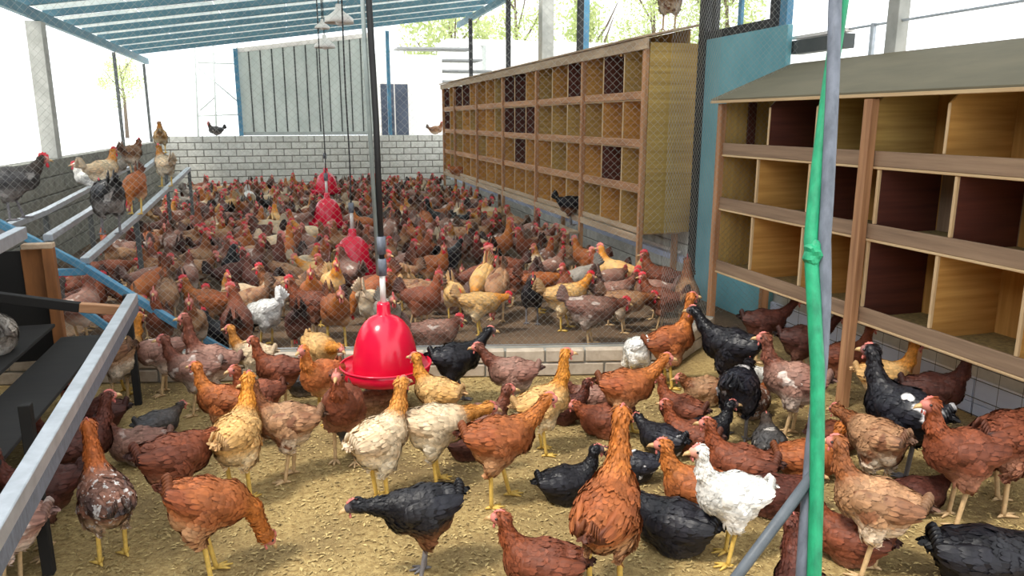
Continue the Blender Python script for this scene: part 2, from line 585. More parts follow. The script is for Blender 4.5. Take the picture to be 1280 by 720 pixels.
roof = bpy.data.objects.new('roof', None)
link(roof); struct(roof)
roof.location = (0, 12, 3.4)
RY0 = 6.4
pur_y = [RY0 + 0.2 + i * 1.0 for i in range(12)]
for yy in pur_y:
    bar('purlin', (-2.95, yy, roof_z(-2.95)), (4.15, yy, roof_z(4.15)), 0.06, 0.085, 'purlin', roof)
nsh = 7
for i in range(nsh):                      # sheets laid along the slope, one bay each
    for j in range(12):
        ya = RY0 + j * 1.0 - 0.05
        xa = -3.0 + i * 7.2 / nsh; xb = xa + 7.2 / nsh - 0.012
        a = Vector((xa, ya + 0.5, roof_z(xa) + 0.058 + (j % 2) * 0.008)); b = Vector((xb, ya + 0.5, roof_z(xb) + 0.058 + (j % 2) * 0.008))
        bar('roof_sheet', a, b, 1.0 if (i + j) % 5 else 0.93, 0.006, 'roofblue', roof, 0)
bar('edge_beam', (-2.82, RY0 - 0.1, roof_z(-2.82) - 0.13), (-2.82, 18.4, roof_z(-2.82) - 0.13), 0.07, 0.12, 'purlin', roof)
bar('edge_beam', (3.98, RY0 - 0.1, roof_z(3.98) - 0.13), (3.98, 18.4, roof_z(3.98) - 0.13), 0.07, 0.12, 'purlin', roof)
# added roof strip, out of view, casting shade on the near left roost
struct(bar('roof_shade_left', (-2.47, -3.0, 2.98), (-2.47, 6.3, 2.98), 0.96, 0.03, 'shade_tarp'))
# added roof, out of view, shading the near nest boxes; open sky between
struct(bar('roof_shade_right', (1.35, 2.2, 3.62), (4.15, 2.2, 3.95), 8.2, 0.03, 'sheetgrey'))

# ------------------------------------------------------------------ posts
def post(name, x, y, z0, z1, w_, d_, mat, label, cat='post', group=None):
    o = box(name, (x - w_ / 2, y - d_ / 2, z0), (x + w_ / 2, y + d_ / 2, z1), mat)
    o.location.z = (z0 + z1) / 2
    return tag(o, label, cat, group)


post('concrete_post', -2.86, 10.85, 1.235, roof_z(-2.86) - 0.19, 0.17, 0.2, 'concrete', 'thick pale concrete post standing on the grey block wall')
post('steel_post', -2.86, 15.25, 1.235, roof_z(-2.86) - 0.19, 0.05, 0.05, 'seam', 'thin dark steel post on the grey block wall, midway to the corner')
post('steel_post', -2.86, 18.2, 1.235, roof_z(-2.86) - 0.19, 0.05, 0.05, 'seam', 'thin dark steel post in the corner where grey wall meets white wall')
post('blue_pole', -1.02, 18.35, 1.355, roof_z(-1.02) - 0.08, 0.09, 0.09, 'blue', 'bright blue steel pole on the white brick wall beside the scaffold frame')
post('blue_pole', 2.3, 18.35, 1.355, roof_z(2.3) - 0.08, 0.08, 0.08, 'blue', 'bright blue steel pole in front of the dark window')
for yy, lab in ((16.62, 'black steel post above the far end of the long nest boxes'),
                (13.65, 'black steel post above the middle of the long nest boxes'),
                (10.09, 'black steel post above the near half of the long nest boxes')):
    post('black_post', 3.86, yy, 0.945, roof_z(3.86) - 0.19, 0.075, 0.075, 'black', lab)
post('black_post', 3.76, 6.58, 0, 3.6, 0.1, 0.1, 'black', 'tall black steel post between the blue panel and the long nest boxes')
post('concrete_post', 4.55, 13.6, -0.13, 4.2, 0.22, 0.22, 'concrete', 'grey concrete post outside, behind the long nest boxes')
post('blue_post', 4.6, 11.8, -0.13, 4.3, 0.1, 0.1, 'blue', 'slim blue grey post outside behind the long nest boxes')

# ------------------------------------------------------------------ blue panel with window strip above, near right wall openings
bp = struct(box('wall_right_panel', (3.74, 5.32, 0), (3.79, 6.53, 2.42), 'bluepanel'))
w1 = bpy.data.objects.new('window_1', None); w1.location = (3.765, 5.9, 2.42); link(w1); struct(w1)
box('window_frame', (3.74, 5.50, 2.42), (3.79, 6.53, 2.49), 'black', w1)
box('window_frame', (3.74, 5.50, 2.49), (3.79, 5.57, 3.5), 'black', w1)
box('window_frame', (3.74, 6.40, 2.49), (3.79, 6.46, 3.5), 'black', w1)
box('window_mullion', (3.75, 6.0, 2.49), (3.78, 6.05, 3.5), 'blue', w1)
box('window_frame', (3.74, 5.50, 3.5), (3.79, 6.53, 3.57), 'black', w1)
post('teal_post', 3.79, 5.42, 2.42, 3.5, 0.06, 0.09, 'blue', 'blue grey corner post beside the bright opening above the open nest boxes')
w2 = bpy.data.objects.new('window_2', None); w2.location = (3.85, 4.0, 2.1); link(w2); struct(w2)
box('window_sill', (3.80, 4.75, 2.20), (3.90, 5.36, 2.30), 'seam', w2)
box('window_sill', (3.81, 4.75, 2.31), (3.89, 5.36, 2.335), 'lampwhite', w2)
box('window_bar', (3.84, 1.0, 2.32), (3.86, 5.36, 2.335), 'steel', w2)
box('window_post', (3.83, 4.50, 1.9), (3.86, 4.53, 2.34), 'steel', w2)
box('window_post', (3.81, 4.26, 0.55), (3.90, 4.36, 3.6), 'concrete', w2)
box('window_post', (3.81, 2.95, 0.55), (3.90, 3.03, 3.6), 'concrete', w2)
box('window_lintel', (3.80, 0.5, 3.6), (3.90, 5.5, 3.7), 'concrete', w2)


# ------------------------------------------------------------------ wire netting
def net_geo(p0, p1, z0, z1, a=0.025, step=0.024, r=0.00105):
    p0 = np.array(p0[:2]); p1 = np.array(p1[:2])
    L = np.linalg.norm(p1 - p0); d = (p1 - p0) / L
    nrm = np.array((d[1], -d[0]))
    nw = int(L / a); ns = int((z1 - z0) / step)
    i = np.arange(nw)[:, None]; k = np.arange(ns)[None, :]
    sx = (i + 0.5) * a + 0.5 * a * np.where((i + k) % 2 == 0, 1, -1) * 0.96
    zz = np.broadcast_to(z0 + k * step, sx.shape)
    V = np.zeros((nw, ns, 3, 3))
    for c in range(3):
        an = 2 * math.pi * c / 3
        V[:, :, c, 0] = p0[0] + d[0] * (sx + r * math.cos(an)) + nrm[0] * r * math.sin(an)
        V[:, :, c, 1] = p0[1] + d[1] * (sx + r * math.cos(an)) + nrm[1] * r * math.sin(an)
        V[:, :, c, 2] = zz
    idx = np.arange(nw * ns * 3).reshape(nw, ns, 3)
    Fs = []
    for c in range(3):
        c2 = (c + 1) % 3
        Fs.append(np.stack([idx[:, :-1, c], idx[:, :-1, c2], idx[:, 1:, c2], idx[:, 1:, c]], -1).reshape(-1, 4))
    return V.reshape(-1, 3), np.concatenate(Fs)


def fast_mesh(name, V, Fq, mat):
    me = bpy.data.meshes.new(name)
    V = np.asarray(V, dtype=np.float32); Fq = np.asarray(Fq, dtype=np.int32)
    me.vertices.add(len(V)); me.vertices.foreach_set('co', V.ravel())
    me.loops.add(Fq.size); me.loops.foreach_set('vertex_index', Fq.ravel())
    me.polygons.add(len(Fq)); me.polygons.foreach_set('loop_start', np.arange(0, Fq.size, 4, dtype=np.int32))
    me.update(calc_edges=True)
    me.validate()
    me.materials.append(mat)
    return me


netp = empty('wire_fence', (0.0, 5.1, 0.19), 'fine wire netting fence rising from the low kerb between the two pens', 'fence')
segs = [(PA, PB), (PB, PC), (PC, Vector((3.76, 5.20, 0)))]
for p0, p1 in segs:
    V, Fq = net_geo(p0, p1, 0.2, 3.1)
    V = V - np.array(netp.location)
    o = link(bpy.data.objects.new('wire_net', fast_mesh('wire_net', V, Fq, M['wire'])), netp)
    o['kind'] = 'stuff'
tube('stay_wire', [PA + Vector((0, 0, 3.1)), PB + Vector((0, 0, 3.1))], 0.004, 'steel', netp)
tube('stay_wire', [PA + Vector((0, 0, 0.205)), PB + Vector((0, 0, 0.205))], 0.003, 'steel', netp)

# welded grid along the near right wall
g = empty('welded_grid', (3.74, 3.5, 0.0), 'dark welded wire grid in front of the pale blue sheets', 'grid')
for zz in (0.02, 0.12, 0.23, 0.31):
    tube('wire', [(3.742, 1.3, zz), (3.742, 5.2, zz)], 0.0022, 'black', g, 4)
for i in range(26):
    yy = 1.35 + i * 0.148
    tube('wire', [(3.738, yy, 0.005), (3.738, yy, 0.31)], 0.0014, 'black', g, 4)


# ------------------------------------------------------------------ nest boxes
def chamfer_board(name, x0, x1, z0, z1, y, th, mat, parent, ch):
    prof = [(x0, z0), (x1, z0), (x1, z1), (x0 + ch, z1), (x0, z1 - ch)]
    off = parent.location
    V = [(px - off.x, y - th / 2 - off.y, pz - off.z) for px, pz in prof] + [(px - off.x, y + th / 2 - off.y, pz - off.z) for px, pz in prof]
    n = len(prof)
    Fc = [tuple(range(n)), tuple(range(2 * n - 1, n - 1, -1))] + [(i, i + n, (i + 1) % n + n, (i + 1) % n) for i in range(n)]
    me = mesh_from(name, V, Fc, M[mat])
    bm = bmesh.new(); bm.from_mesh(me); bmesh.ops.recalc_face_normals(bm, faces=bm.faces); bm.to_mesh(me); bm.free()
    return link(bpy.data.objects.new(name, me), parent)


nb = empty('nest_box', (3.4, 3.8, 0), 'three-tier wooden nest box rack with grey sloping roof by the blue panel', 'nest box', 'nest box racks on the right wall')
NX0, NX1 = 3.17, 3.62
NY0, NY1 = 1.9, 5.23
bar('roof_board', (3.10, (NY0 + NY1) / 2, 1.845), (3.79, (NY0 + NY1) / 2, 2.12), NY1 - NY0 + 0.14, 0.018, 'roofboard', nb)
box('roof_edge', (3.095, NY0 - 0.07, 1.822), (3.11, NY1 + 0.07, 1.842), 'pale_y', nb)
tiers = [(0.53, 1.02), (1.02, 1.43), (1.43, 1.835)]
divs = {0: [(4.76, 'ply'), (4.19, 'ply'), (3.60, 'film'), (3.10, 'ply'), (2.59, 'ply'), (2.1, 'film')],
        1: [(4.74, 'ply'), (4.17, 'film'), (3.57, 'film'), (3.04, 'film'), (2.55, 'ply'), (2.1, 'ply')],
        2: [(4.66, 'film'), (4.16, 'olive'), (3.66, 'olive'), (3.15, 'ply'), (2.62, 'ply'), (2.1, 'olive')]}
backs = {0: ['olive', 'ply', 'ply', 'ply', 'ply', 'ply'], 1: ['ply', 'film', 'ply', 'rail', 'ply', 'ply'], 2: ['olive', 'olive', 'olive', 'ply', 'ply', 'ply']}
for t, (za, zb) in enumerate(tiers):
    box('shelf', (NX0 - 0.012, NY0, za), (NX1, NY1, za + 0.014), 'pale_y', nb)
    box('front_rail', (NX0 - 0.008, NY0, za + 0.015), (NX0 + 0.012, NY1 - 0.03, za + 0.10), 'rail_y', nb)
    ys = [NY1 - 0.02] + [d[0] for d in divs[t]]
    for k, (yy, mm) in enumerate(divs[t]):
        if t == 2:
            chamfer_board('divider', NX0 + 0.016, NX1 - 0.012, za + 0.06, 1.825 + 0.03, yy, 0.014, mm + '_x', nb, 0.07)
            box('divider_edge', (NX0 + 0.012, yy - 0.009, za + 0.101), (NX0 + 0.020, yy + 0.009, zb - 0.05), 'pale_z', nb)
        else:
            box('divider', (NX0 + 0.016, yy - 0.007, za + 0.015), (NX1 - 0.012, yy + 0.007, zb - 0.001), mm + '_x', nb)
            box('divider_edge', (NX0 - 0.004, yy - 0.009, za + 0.101), (NX0 + 0.016, yy + 0.009, zb - 0.002), 'pale_z', nb)
        y1 = ys[k]
        box('back_panel', (NX1 - 0.010, yy - 0.0065, za + 0.015), (NX1 + 0.002, y1 - 0.0075, zb - 0.002 if t < 2 else 2.03), backs[t][k] + '_z', nb)
        li = box('nest_litter', (NX0 + 0.03, yy + 0.01, za + 0.015), (NX1 - 0.012, y1 - 0.01, za + 0.035 + random.uniform(0, 0.02)), 'straw', nb, 0.015)
        li['kind'] = 'stuff'
box('end_panel', (NX0 + 0.02, NY1 - 0.014, 0.54), (NX1, NY1, 1.86), 'olive_z', nb)
box('end_batten', (NX0 + 0.20, NY1 - 0.03, 1.50), (NX0 + 0.27, NY1 - 0.015, 1.83), 'film_z', nb)
box('leg', (NX0 - 0.035, NY1 - 0.03, 0), (NX0 + 0.012, NY1 + 0.025, 1.82), 'pine_z', nb)
box('leg', (NX0 - 0.065, 3.60, 0), (NX0 - 0.013, 3.665, 1.815), 'pine_z', nb)
box('leg', (NX1 - 0.02, NY1 - 0.04, 0), (NX1 + 0.04, NY1 + 0.01, 0.53), 'pine_z', nb)
box('leg', (NX1 - 0.02, 3.6, 0), (NX1 + 0.04, 3.66, 0.53), 'pine_z', nb)
box('leg', (NX0 - 0.065, 2.05, 0), (NX0 - 0.013, 2.11, 1.815), 'pine_z', nb)
box('leg', (NX1 - 0.02, 2.0, 0), (NX1 + 0.04, 2.06, 0.53), 'pine_z', nb)

fb = empty('nest_box', (3.45, 11.6, 0), 'long four-tier wooden nest box rack behind the wire netting along the white brick wall', 'nest box', 'nest box racks on the right wall')
GX0, GX1 = 3.25, 3.68
posts_y = [6.71, 8.29, 10.0, 11.7, 13.45, 15.37, 16.53]
ftiers = [(0.60, 1.00), (1.00, 1.43), (1.43, 1.88), (1.88, 2.36)]
for yy in posts_y:
    box('leg', (GX0 - 0.05, yy - 0.025, 0), (GX0 - 0.004, yy + 0.025, 2.37), 'pine_z', fb)
for yy in (6.75, 10.03, 13.48, 16.5):
    box('leg', (GX1 - 0.05, yy + 0.03, 0), (GX1, yy + 0.08, 0.6), 'pine_z', fb)
for t, (za, zb) in enumerate(ftiers):
    box('shelf', (GX0 - 0.003, 6.74, za), (GX1, 16.5, za + 0.012), 'pale_y', fb)
    for i in range(6):
        ya, yb = posts_y[i] + 0.026, posts_y[i + 1] - 0.026
        hh = 0.075 if t else 0.05
        box('front_rail', (GX0 - 0.02, ya, za + 0.013), (GX0 + 0.0, yb, za + 0.013 + hh), 'pine_y' if t else 'fascia', fb)
        n = 3 if i < 5 else 2
        for k in range(n):
            yd = posts_y[i + 1] - (posts_y[i + 1] - posts_y[i]) * k / n
            dark = (t, i, k) in {(3, 0, 1), (3, 2, 0), (3, 2, 1), (2, 2, 0), (2, 2, 1), (1, 2, 1), (2, 2, 2), (3, 5, 0), (3, 4, 0), (3, 4, 1), (1, 0, 1), (3, 1, 2), (2, 5, 0)}
            mm = 'film_x' if dark else random.choice(['ply_x', 'olive_x', 'ply_x', 'ply_x'])
            box('divider', (GX0 + 0.001, yd - 0.007, za + 0.013), (GX1 - 0.012, yd + 0.007, zb - 0.001), mm, fb)
            box('divider_edge', (GX0 - 0.006, yd - 0.010, za + 0.013 + hh + 0.001), (GX0 + 0.001, yd + 0.010, zb - 0.001), 'pale_z', fb)
    for i in range(6):
        box('back_panel', (GX1 - 0.011, posts_y[i] + 0.01, za + 0.013), (GX1, posts_y[i + 1] - 0.01, zb - 0.001 if t < 3 else 2.535), random.choice(['ply_z', 'olive_z', 'ply_z']), fb)
box('end_panel', (GX0 + 0.002, 6.685, 0.62), (3.768, 6.70, 1.20), 'olive_x', fb)
box('end_panel', (GX0 + 0.002, 6.685, 1.201), (3.768, 6.70, 2.40), 'olive_x', fb)
bar('roof_board', (GX0 - 0.09, 11.65, 2.447), (3.77, 11.65, 2.57), 10.0, 0.02, 'fascia', fb)
box('roof_fascia', (GX0 - 0.07, 6.60, 2.335), (GX0 - 0.052, 16.62, 2.435), 'fascia', fb)
box('base_plank', (GX0 - 0.045, 6.74, 0.53), (GX0 - 0.022, 16.5, 0.60), 'fascia', fb)


# ------------------------------------------------------------------ bell feeders
def feeder(x, y, z, s, label, hang_z):
    e = empty('bell_feeder', (x, y, z), label, 'feeder', 'red bell feeders hung in a row')
    prof = [(0.0, 0.012), (0.150, 0.012), (0.168, 0.022), (0.172, 0.04), (0.171, 0.075), (0.166, 0.115), (0.158, 0.16), (0.146, 0.20), (0.128, 0.24),
            (0.102, 0.275), (0.072, 0.298), (0.042, 0.31), (0.036, 0.315), (0.034, 0.36), (0.030, 0.372), (0.0, 0.372)]
    V, Fc = lathe_geo([(r * s * 0.92, zz * s) for r, zz in prof], 44)
    link(bpy.data.objects.new('bell', mesh_from('bell', V, Fc, M['red'], True)), e)
    pan = [(0.0, 0.0), (0.185, 0.0), (0.207, 0.01), (0.219, 0.065), (0.214, 0.068), (0.200, 0.022), (0.17, 0.012), (0.0, 0.01)]
    V, Fc = lathe_geo([(r * s, zz * s) for r, zz in pan], 44)
    pan_o = link(bpy.data.objects.new('pan', mesh_from('pan', V, Fc, M['red'], True)), e)
    rim = [(0.216, 0.062), (0.2225, 0.066), (0.2225, 0.071), (0.216, 0.074), (0.212, 0.07), (0.216, 0.062)]
    V, Fc = lathe_geo([(r * s, zz * s) for r, zz in rim], 44)
    link(bpy.data.objects.new('pan_rim', mesh_from('pan_rim', V, Fc, M['red'], True)), pan_o)
    top = Vector((x, y, z + 0.372 * s))
    tube('hanger_pipe', [top - Vector((0, 0, 0.02)), top + Vector((0, 0, 0.16 * s))], 0.014 * s, 'lampwhite', e)
    tube('clamp', [top + Vector((0, 0, 0.13 * s)), top + Vector((0, 0, 0.21 * s))], 0.022 * s, 'ropegrey', e)
    pts = []
    for i in range(13):
        t = i / 12
        zz = top.z + 0.18 * s + (hang_z - top.z - 0.18 * s) * t
        pts.append((x + 0.008 * math.sin(t * 9) * (1 - t), y, zz))
    return e, pts, top


f1, pts, top = feeder(0.46, 4.25, 0.24, 1.2, 'large red bell feeder hanging in front of the low kerb wall', 2.9)
# the near feeder hangs on a dark hose with a grey tube beside it
tpx = at_y(459, 0, 4.25)
p_top = Vector((tpx.x, 4.25, 3.25))
p_bot = Vector((0.46, 4.25, top.z + 0.16))
tube('hose', [p_bot, p_bot.lerp(p_top, 0.35) + Vector((0.006, 0, 0)), p_bot.lerp(p_top, 0.7) + Vector((-0.004, 0, 0)), p_top], 0.017, 'black', f1)
o2 = Vector((-0.034, 0.0, 0.0))
tube('grey_tube', [p_bot + o2 * 0.6, p_bot.lerp(p_top, 0.5) + o2, p_top + o2], 0.012, 'pipegrey', f1)
cp = p_bot.lerp(p_top, 0.07)
tube('coupling', [cp - Vector((0, 0, 0.05)), cp + Vector((0, 0, 0.05))], 0.028, 'ropegrey', f1)
# beam that carries it (above the picture)
struct(bar('trim_2', (-3.0, 4.25, 3.3), (3.9, 4.25, 3.3), 0.08, 0.1, 'purlin'))
for x, y, z, lab in ((0.58, 8.1, 0.10, 'red bell feeder hanging just behind the wire netting among the hens'),
                     (0.46, 11.0, 0.22, 'red bell feeder hanging in the middle of the crowded far pen'),
                     (0.62, 14.8, 0.34, 'small red bell feeder hanging nearest the white back wall')):
    e, pts, top = feeder(x, y, z, 1.3, lab, roof_z(x) + 0.0)
    tube('cord', pts, 0.009, 'black', e, 6)


# ------------------------------------------------------------------ hanging lamps
def lamp(p, s, label, flip=False):
    e = empty('hanging_lamp', p, label, 'lamp', 'white hanging lamps')
    prof = [(0.0, 0.20), (0.03, 0.20), (0.035, 0.15), (0.06, 0.12), (0.13, 0.07), (0.155, 0.05), (0.16, 0.0), (0.15, 0.0), (0.145, 0.04), (0.05, 0.10), (0.0, 0.12)]
    V, Fc = lathe_geo([(r * s, zz * s) for r, zz in prof], 28)
    link(bpy.data.objects.new('lamp_shade', mesh_from('lamp_shade', V, Fc, M['lampwhite'], True)), e)
    V, Fc = lathe_geo([(0.0, -0.03 * s), (0.03 * s, -0.02 * s), (0.045 * s, 0.02 * s), (0.03 * s, 0.07 * s), (0.0, 0.10 * s)], 20)
    link(bpy.data.objects.new('bulb', mesh_from('bulb', V, Fc, M['lampwhite'], True)), e)
    tube('cord', [Vector(p) + Vector((0, 0, 0.19 * s)), (p[0], p[1], roof_z(p[0]) - 0.02)], 0.007, 'black', e, 6)
    return e


lamp(at_y(424, 29, 9.0), 1.0, 'larger white hanging lamp under the blue roof')
lamp(at_y(406, 60, 11.5), 0.9, 'white hanging lamp in front of the grey sheet screen')
lamp(at_y(403, 36, 11.0), 0.62, 'small white funnel lamp just above the lamp by the grey sheet screen')

# ------------------------------------------------------------------ grey sheet screen on the back wall
sc_ = empty('sheet_screen', (0.46, 18.45, 1.36), 'pale grey ribbed sheet screen standing on the white brick wall', 'screen')
nb_ = 12
for i in range(nb_):
    xa = -0.98 + i * 2.93 / nb_; xb = xa + 2.93 / nb_ - 0.03
    top_ = roof_z((xa + xb) / 2) - 0.07
    box('panel', (xa, 18.42, 1.36), (xb, 18.45, top_ - 0.05), 'screen', sc_)
    box('seam', (xb, 18.435, 1.36), (xb + 0.03, 18.45, top_ - 0.05), 'seam', sc_)
box('bottom_rail', (-1.0, 18.40, 1.362), (1.95, 18.419, 1.44), 'sheetgrey', sc_)
bar('top_rail', (-1.0, 18.41, roof_z(-1.0) - 0.12), (1.95, 18.41, roof_z(1.95) - 0.12), 0.02, 0.10, 'lampwhite', sc_)

# ------------------------------------------------------------------ outside: scaffold, outbuilding, white building, trees
sf = empty('scaffold_frame', (-1.5, 20.0, -0.13), 'thin grey scaffold frame outside beyond the white brick wall', 'scaffold')
for u in (247, 270, 300):
    a = at_y(u, 200, 20.0)
    tube('upright', [(a.x, 20, -0.13), (at_y(u - 3, 62, 20).x, 20, 3.6)], 0.025, 'sheetgrey', sf, 6)
for (u0, v0, u1, v1) in ((247, 78, 300, 80), (247, 145, 300, 143), (247, 84, 302, 131), (250, 138, 268, 122)):
    tube('brace', [at_y(u0, v0, 20), at_y(u1, v1, 20)], 0.02, 'sheetgrey', sf, 6)

ob = empty('outbuilding', (3.0, 21.0, -0.13), 'white outbuilding with a dark window and layered grey roof beyond the back wall', 'building')
a = at_y(466, 60, 21.0); b = at_y(552, 60, 21.0)
box('wall', (a.x, 21.0, -0.13), (b.x, 22.6, 3.4), 'whitewall', ob)
wa = at_y(475, 105, 20.98); wb = at_y(511, 176, 20.98)
wn = box('window', (wa.x - 0.05, 20.93, wb.z), (wb.x + 0.05, 20.99, wa.z + 0.05), 'lampwhite', ob)
for xa, xb in ((wa.x, wa.x + (wb.x - wa.x) * 0.48), (wa.x + (wb.x - wa.x) * 0.53, wb.x)):
    p = box('pane', (xa, 20.915, wb.z + 0.05), (xb, 20.929, wa.z), 'glassdark')
    p.parent = wn; p.location = p.location - ob.location - wn.location
for i in range(4):
    a = at_y(500 + i * 8, 57 + i * 13, 22.0 - i * 0.9)
    bar('roof_sheet', (a.x, 23.0 - i * 0.4, a.z), (a.x + 2.2 + 0.15 * i, 23.0 - i * 0.4, a.z + 0.02), 0.9, 0.05, 'rooftile', ob)

wbld = empty('white_building', (11.0, 24.5, -0.13), 'long white building wall with a low parapet outside behind the nest boxes', 'building')
zt = at_y(640, 58, 24).z
box('wall', (4.9, 24.0, -0.13), (19.0, 26.0, zt), 'whitewall', wbld)
box('parapet', (4.85, 23.95, zt), (19.05, 26.05, zt + 0.18), 'whitewall', wbld)
a = at_y(604, 80, 23.9)
box('downpipe', (a.x, 23.92, -0.13), (a.x + 0.1, 23.99, zt), 'sheetgrey', wbld)
lb = empty('shed_wall', (-9.5, 16.0, -0.13), 'pale grey shed wall outside beyond the grey block wall', 'building')
box('wall', (-10.0, 12.0, -0.13), (-9.2, 22.0, 1.55), 'concrete', lb)
box('roof', (-10.2, 11.8, 1.55), (-9.0, 22.2, 1.63), 'whitewall', lb)


def tree(x, y, h, r, label, seed):
    rg = np.random.default_rng(seed)
    e = empty('tree', (x, y, -0.13), label, 'tree', 'trees beyond the farm buildings')
    tube('trunk', [(x, y, -0.13), (x + 0.1, y, h * 0.4), (x - 0.05, y + 0.1, h * 0.8)], [0.2, 0.14, 0.05], 'bark', e)
    for k in range(4):
        an = k * 1.6 + seed
        st = Vector((x + 0.05, y, h * (0.4 + 0.1 * k)))
        tube('branch', [st, st + Vector((math.cos(an) * r * 0.5, math.sin(an) * r * 0.5, h * 0.14)), st + Vector((math.cos(an) * r * 0.8, math.sin(an) * r * 0.8, h * 0.25))], [0.07, 0.05, 0.02], 'bark', e, 6)
    N = 3800
    cl = rg.normal(size=(34, 3)); cl /= np.linalg.norm(cl, axis=1)[:, None]
    cl *= (rg.random((34, 1)) ** 0.4)
    cl *= np.array((r, r, h * 0.33)); cl += np.array((0, 0, h * 0.68))
    ci = rg.integers(0, 34, N)
    c = cl[ci] + rg.normal(size=(N, 3)) * r * 0.17
    a1 = rg.normal(size=(N, 3)); a1 /= np.linalg.norm(a1, axis=1)[:, None]
    b1 = np.cross(a1, rg.normal(size=(N, 3))); b1 /= np.linalg.norm(b1, axis=1)[:, None]
    s = rg.uniform(0.06, 0.13, (N, 1))
    V = np.stack([c + a1 * s, c + b1 * s * 0.5, c - a1 * s, c - b1 * s * 0.5], 1).reshape(-1, 3)
    o = link(bpy.data.objects.new('foliage', fast_mesh('foliage', V, np.arange(N * 4).reshape(-1, 4), M['leaf'])), e)
    o['kind'] = 'stuff'


for i, (u, y, h, r, lab) in enumerate(((565, 33, 7.6, 1.9, 'pale leafy tree beyond the outbuilding roof'), (645, 33, 8.8, 2.0, 'leafy tree behind the white building, beside the far black post'),
                                      (735, 33, 9.2, 2.0, 'leafy tree behind the white building and the grey concrete post'), (815, 33, 9.6, 2.0, 'tall leafy tree behind the white building, seen past the tall black post'),
                                      (905, 33, 9.8, 2.0, 'leafy tree seen through the black framed window'))):
    y += (i % 2) * 9
    tree(at_y(u, 100, y).x, y, h * (1.2 if i % 2 else 1), r, lab, i + 3)
tree(at_x(150, 85, -16).x, at_x(150, 85, -16).y, 9.0, 2.2, 'pale leafy tree in the glare outside the open left side', 21)

# ------------------------------------------------------------------ roost racks
rr = empty('roost_rack', (-1.4, 8.0, 0), 'blue steel roost rack with grey rails behind the netting along the grey wall', 'roost rack', 'roost racks along the left wall')
YN = 5.92
rail_pts = [(at_y(106, 326, YN), at_y(170, 272, 7.7), at_y(236, 211, 11.1)), (at_y(60, 297, YN), at_y(112, 264, 8.2), at_y(205, 192, 11.3)), (at_y(-20, 295, YN), at_y(56, 265, 7.6), at_y(160, 210, 12.2))]


def rail_at(k, y):
    a, b, c = rail_pts[k]
    if y < b.y:
        return a.lerp(b, (y - a.y) / (b.y - a.y))
    return b.lerp(c, (y - b.y) / (c.y - b.y))


for k, (a, b, c) in enumerate(rail_pts):
    bar('rail', a, b, 0.06, 0.045, 'steel', rr)
    bar('rail', b, c, 0.06, 0.045, 'steel', rr)
    for q in (b, c):
        box('leg', (q.x - 0.02, q.y - 0.02, 0), (q.x + 0.02, q.y + 0.02, q.z - 0.02), 'seam', rr)
s0 = at_y(-30, 255, YN); s1 = at_y(106, 334, YN); s2 = at_y(225, 407, YN - 0.2)
bar('side_beam', (-2.7, YN, s1.z + 0.85), s1, 0.05, 0.05, 'blue', rr)
bar('side_beam', s1, s2, 0.05, 0.05, 'blue', rr)
bar('side_beam', s2, (s2.x + 0.35, s2.y, 0.0), 0.05, 0.05, 'blue', rr)
bar('cross_bar', at_y(62, 341, YN), at_y(108, 339, YN), 0.04, 0.05, 'blue', rr)
bar('brace', at_y(98, 384, YN), at_y(150, 420, YN), 0.04, 0.05, 'blue', rr)

nr = empty('roost_rack', (-1.6, 3.6, 0), 'near roost rack with a long bright steel rail over added dark shade boards', 'roost rack', 'roost racks along the left wall')
ra = at_z(0, 652, 0.72); rb = at_z(166, 372, 0.72)
dd = (rb - ra)
bar('front_rail', ra - dd * 0.35, rb, 0.052, 0.05, 'steel', nr)
bar('rail_web', ra - dd * 0.35 + Vector((0.022, 0, -0.052)), rb + Vector((0.022, 0, -0.052)), 0.006, 0.056, 'ropegrey', nr)
pl = at_y(100, 384, rb.y - 0.1)
bar('cross_plank', pl, (rb.x - 0.02, rb.y - 0.1, rb.z - 0.05), 0.05, 0.05, 'pine_x', nr)
bar('cross_plank', (-2.8, rb.y - 0.08, pl.z + 0.35), pl, 0.05, 0.05, 'shadeboard', nr)
ru = at_y(27, 291, 5.0); rv = at_y(-60, 336, 3.6)
bar('upper_rail', rv - (ru - rv) * 0.8, ru, 0.055, 0.07, 'steel', nr)
wp = at_y(60, 310, 5.05)
box('corner_post', (wp.x - 0.03, 5.02, 0), (wp.x + 0.03, 5.08, wp.z), 'brownboard', nr)
box('top_plank', (at_y(27, 303, 5.05).x, 5.02, wp.z), (wp.x + 0.03, 5.09, wp.z + 0.03), 'fascia', nr)
bx_ = at_y(24, 303, 5.1).x
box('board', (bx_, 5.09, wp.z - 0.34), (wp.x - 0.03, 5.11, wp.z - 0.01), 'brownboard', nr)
box('board', (-2.75, 5.112, 0.25), (wp.x - 0.03, 5.13, wp.z - 0.02), 'shadeboard', nr)  # dark sheet added to stand for the shade behind the roost
# sloping boards added to darken the space under the roost, one by one
for i in range(6):
    xa = -2.72 + i * 0.27
    za = 0.86 - i * 0.085
    bar('shade_board', (xa + 0.125, 0.6, za), (xa + 0.125, 4.9, za), 0.25, 0.02, 'shadeboard', nr)
for yy in (1.2, 3.0, 4.85):
    box('leg', (rb.x - 0.1, yy - 0.02, 0), (rb.x - 0.06, yy + 0.02, 0.69), 'shadeboard', nr)
    box('leg', (-2.74, yy - 0.02, 0), (-2.70, yy + 0.02, 1.2), 'shadeboard', nr)

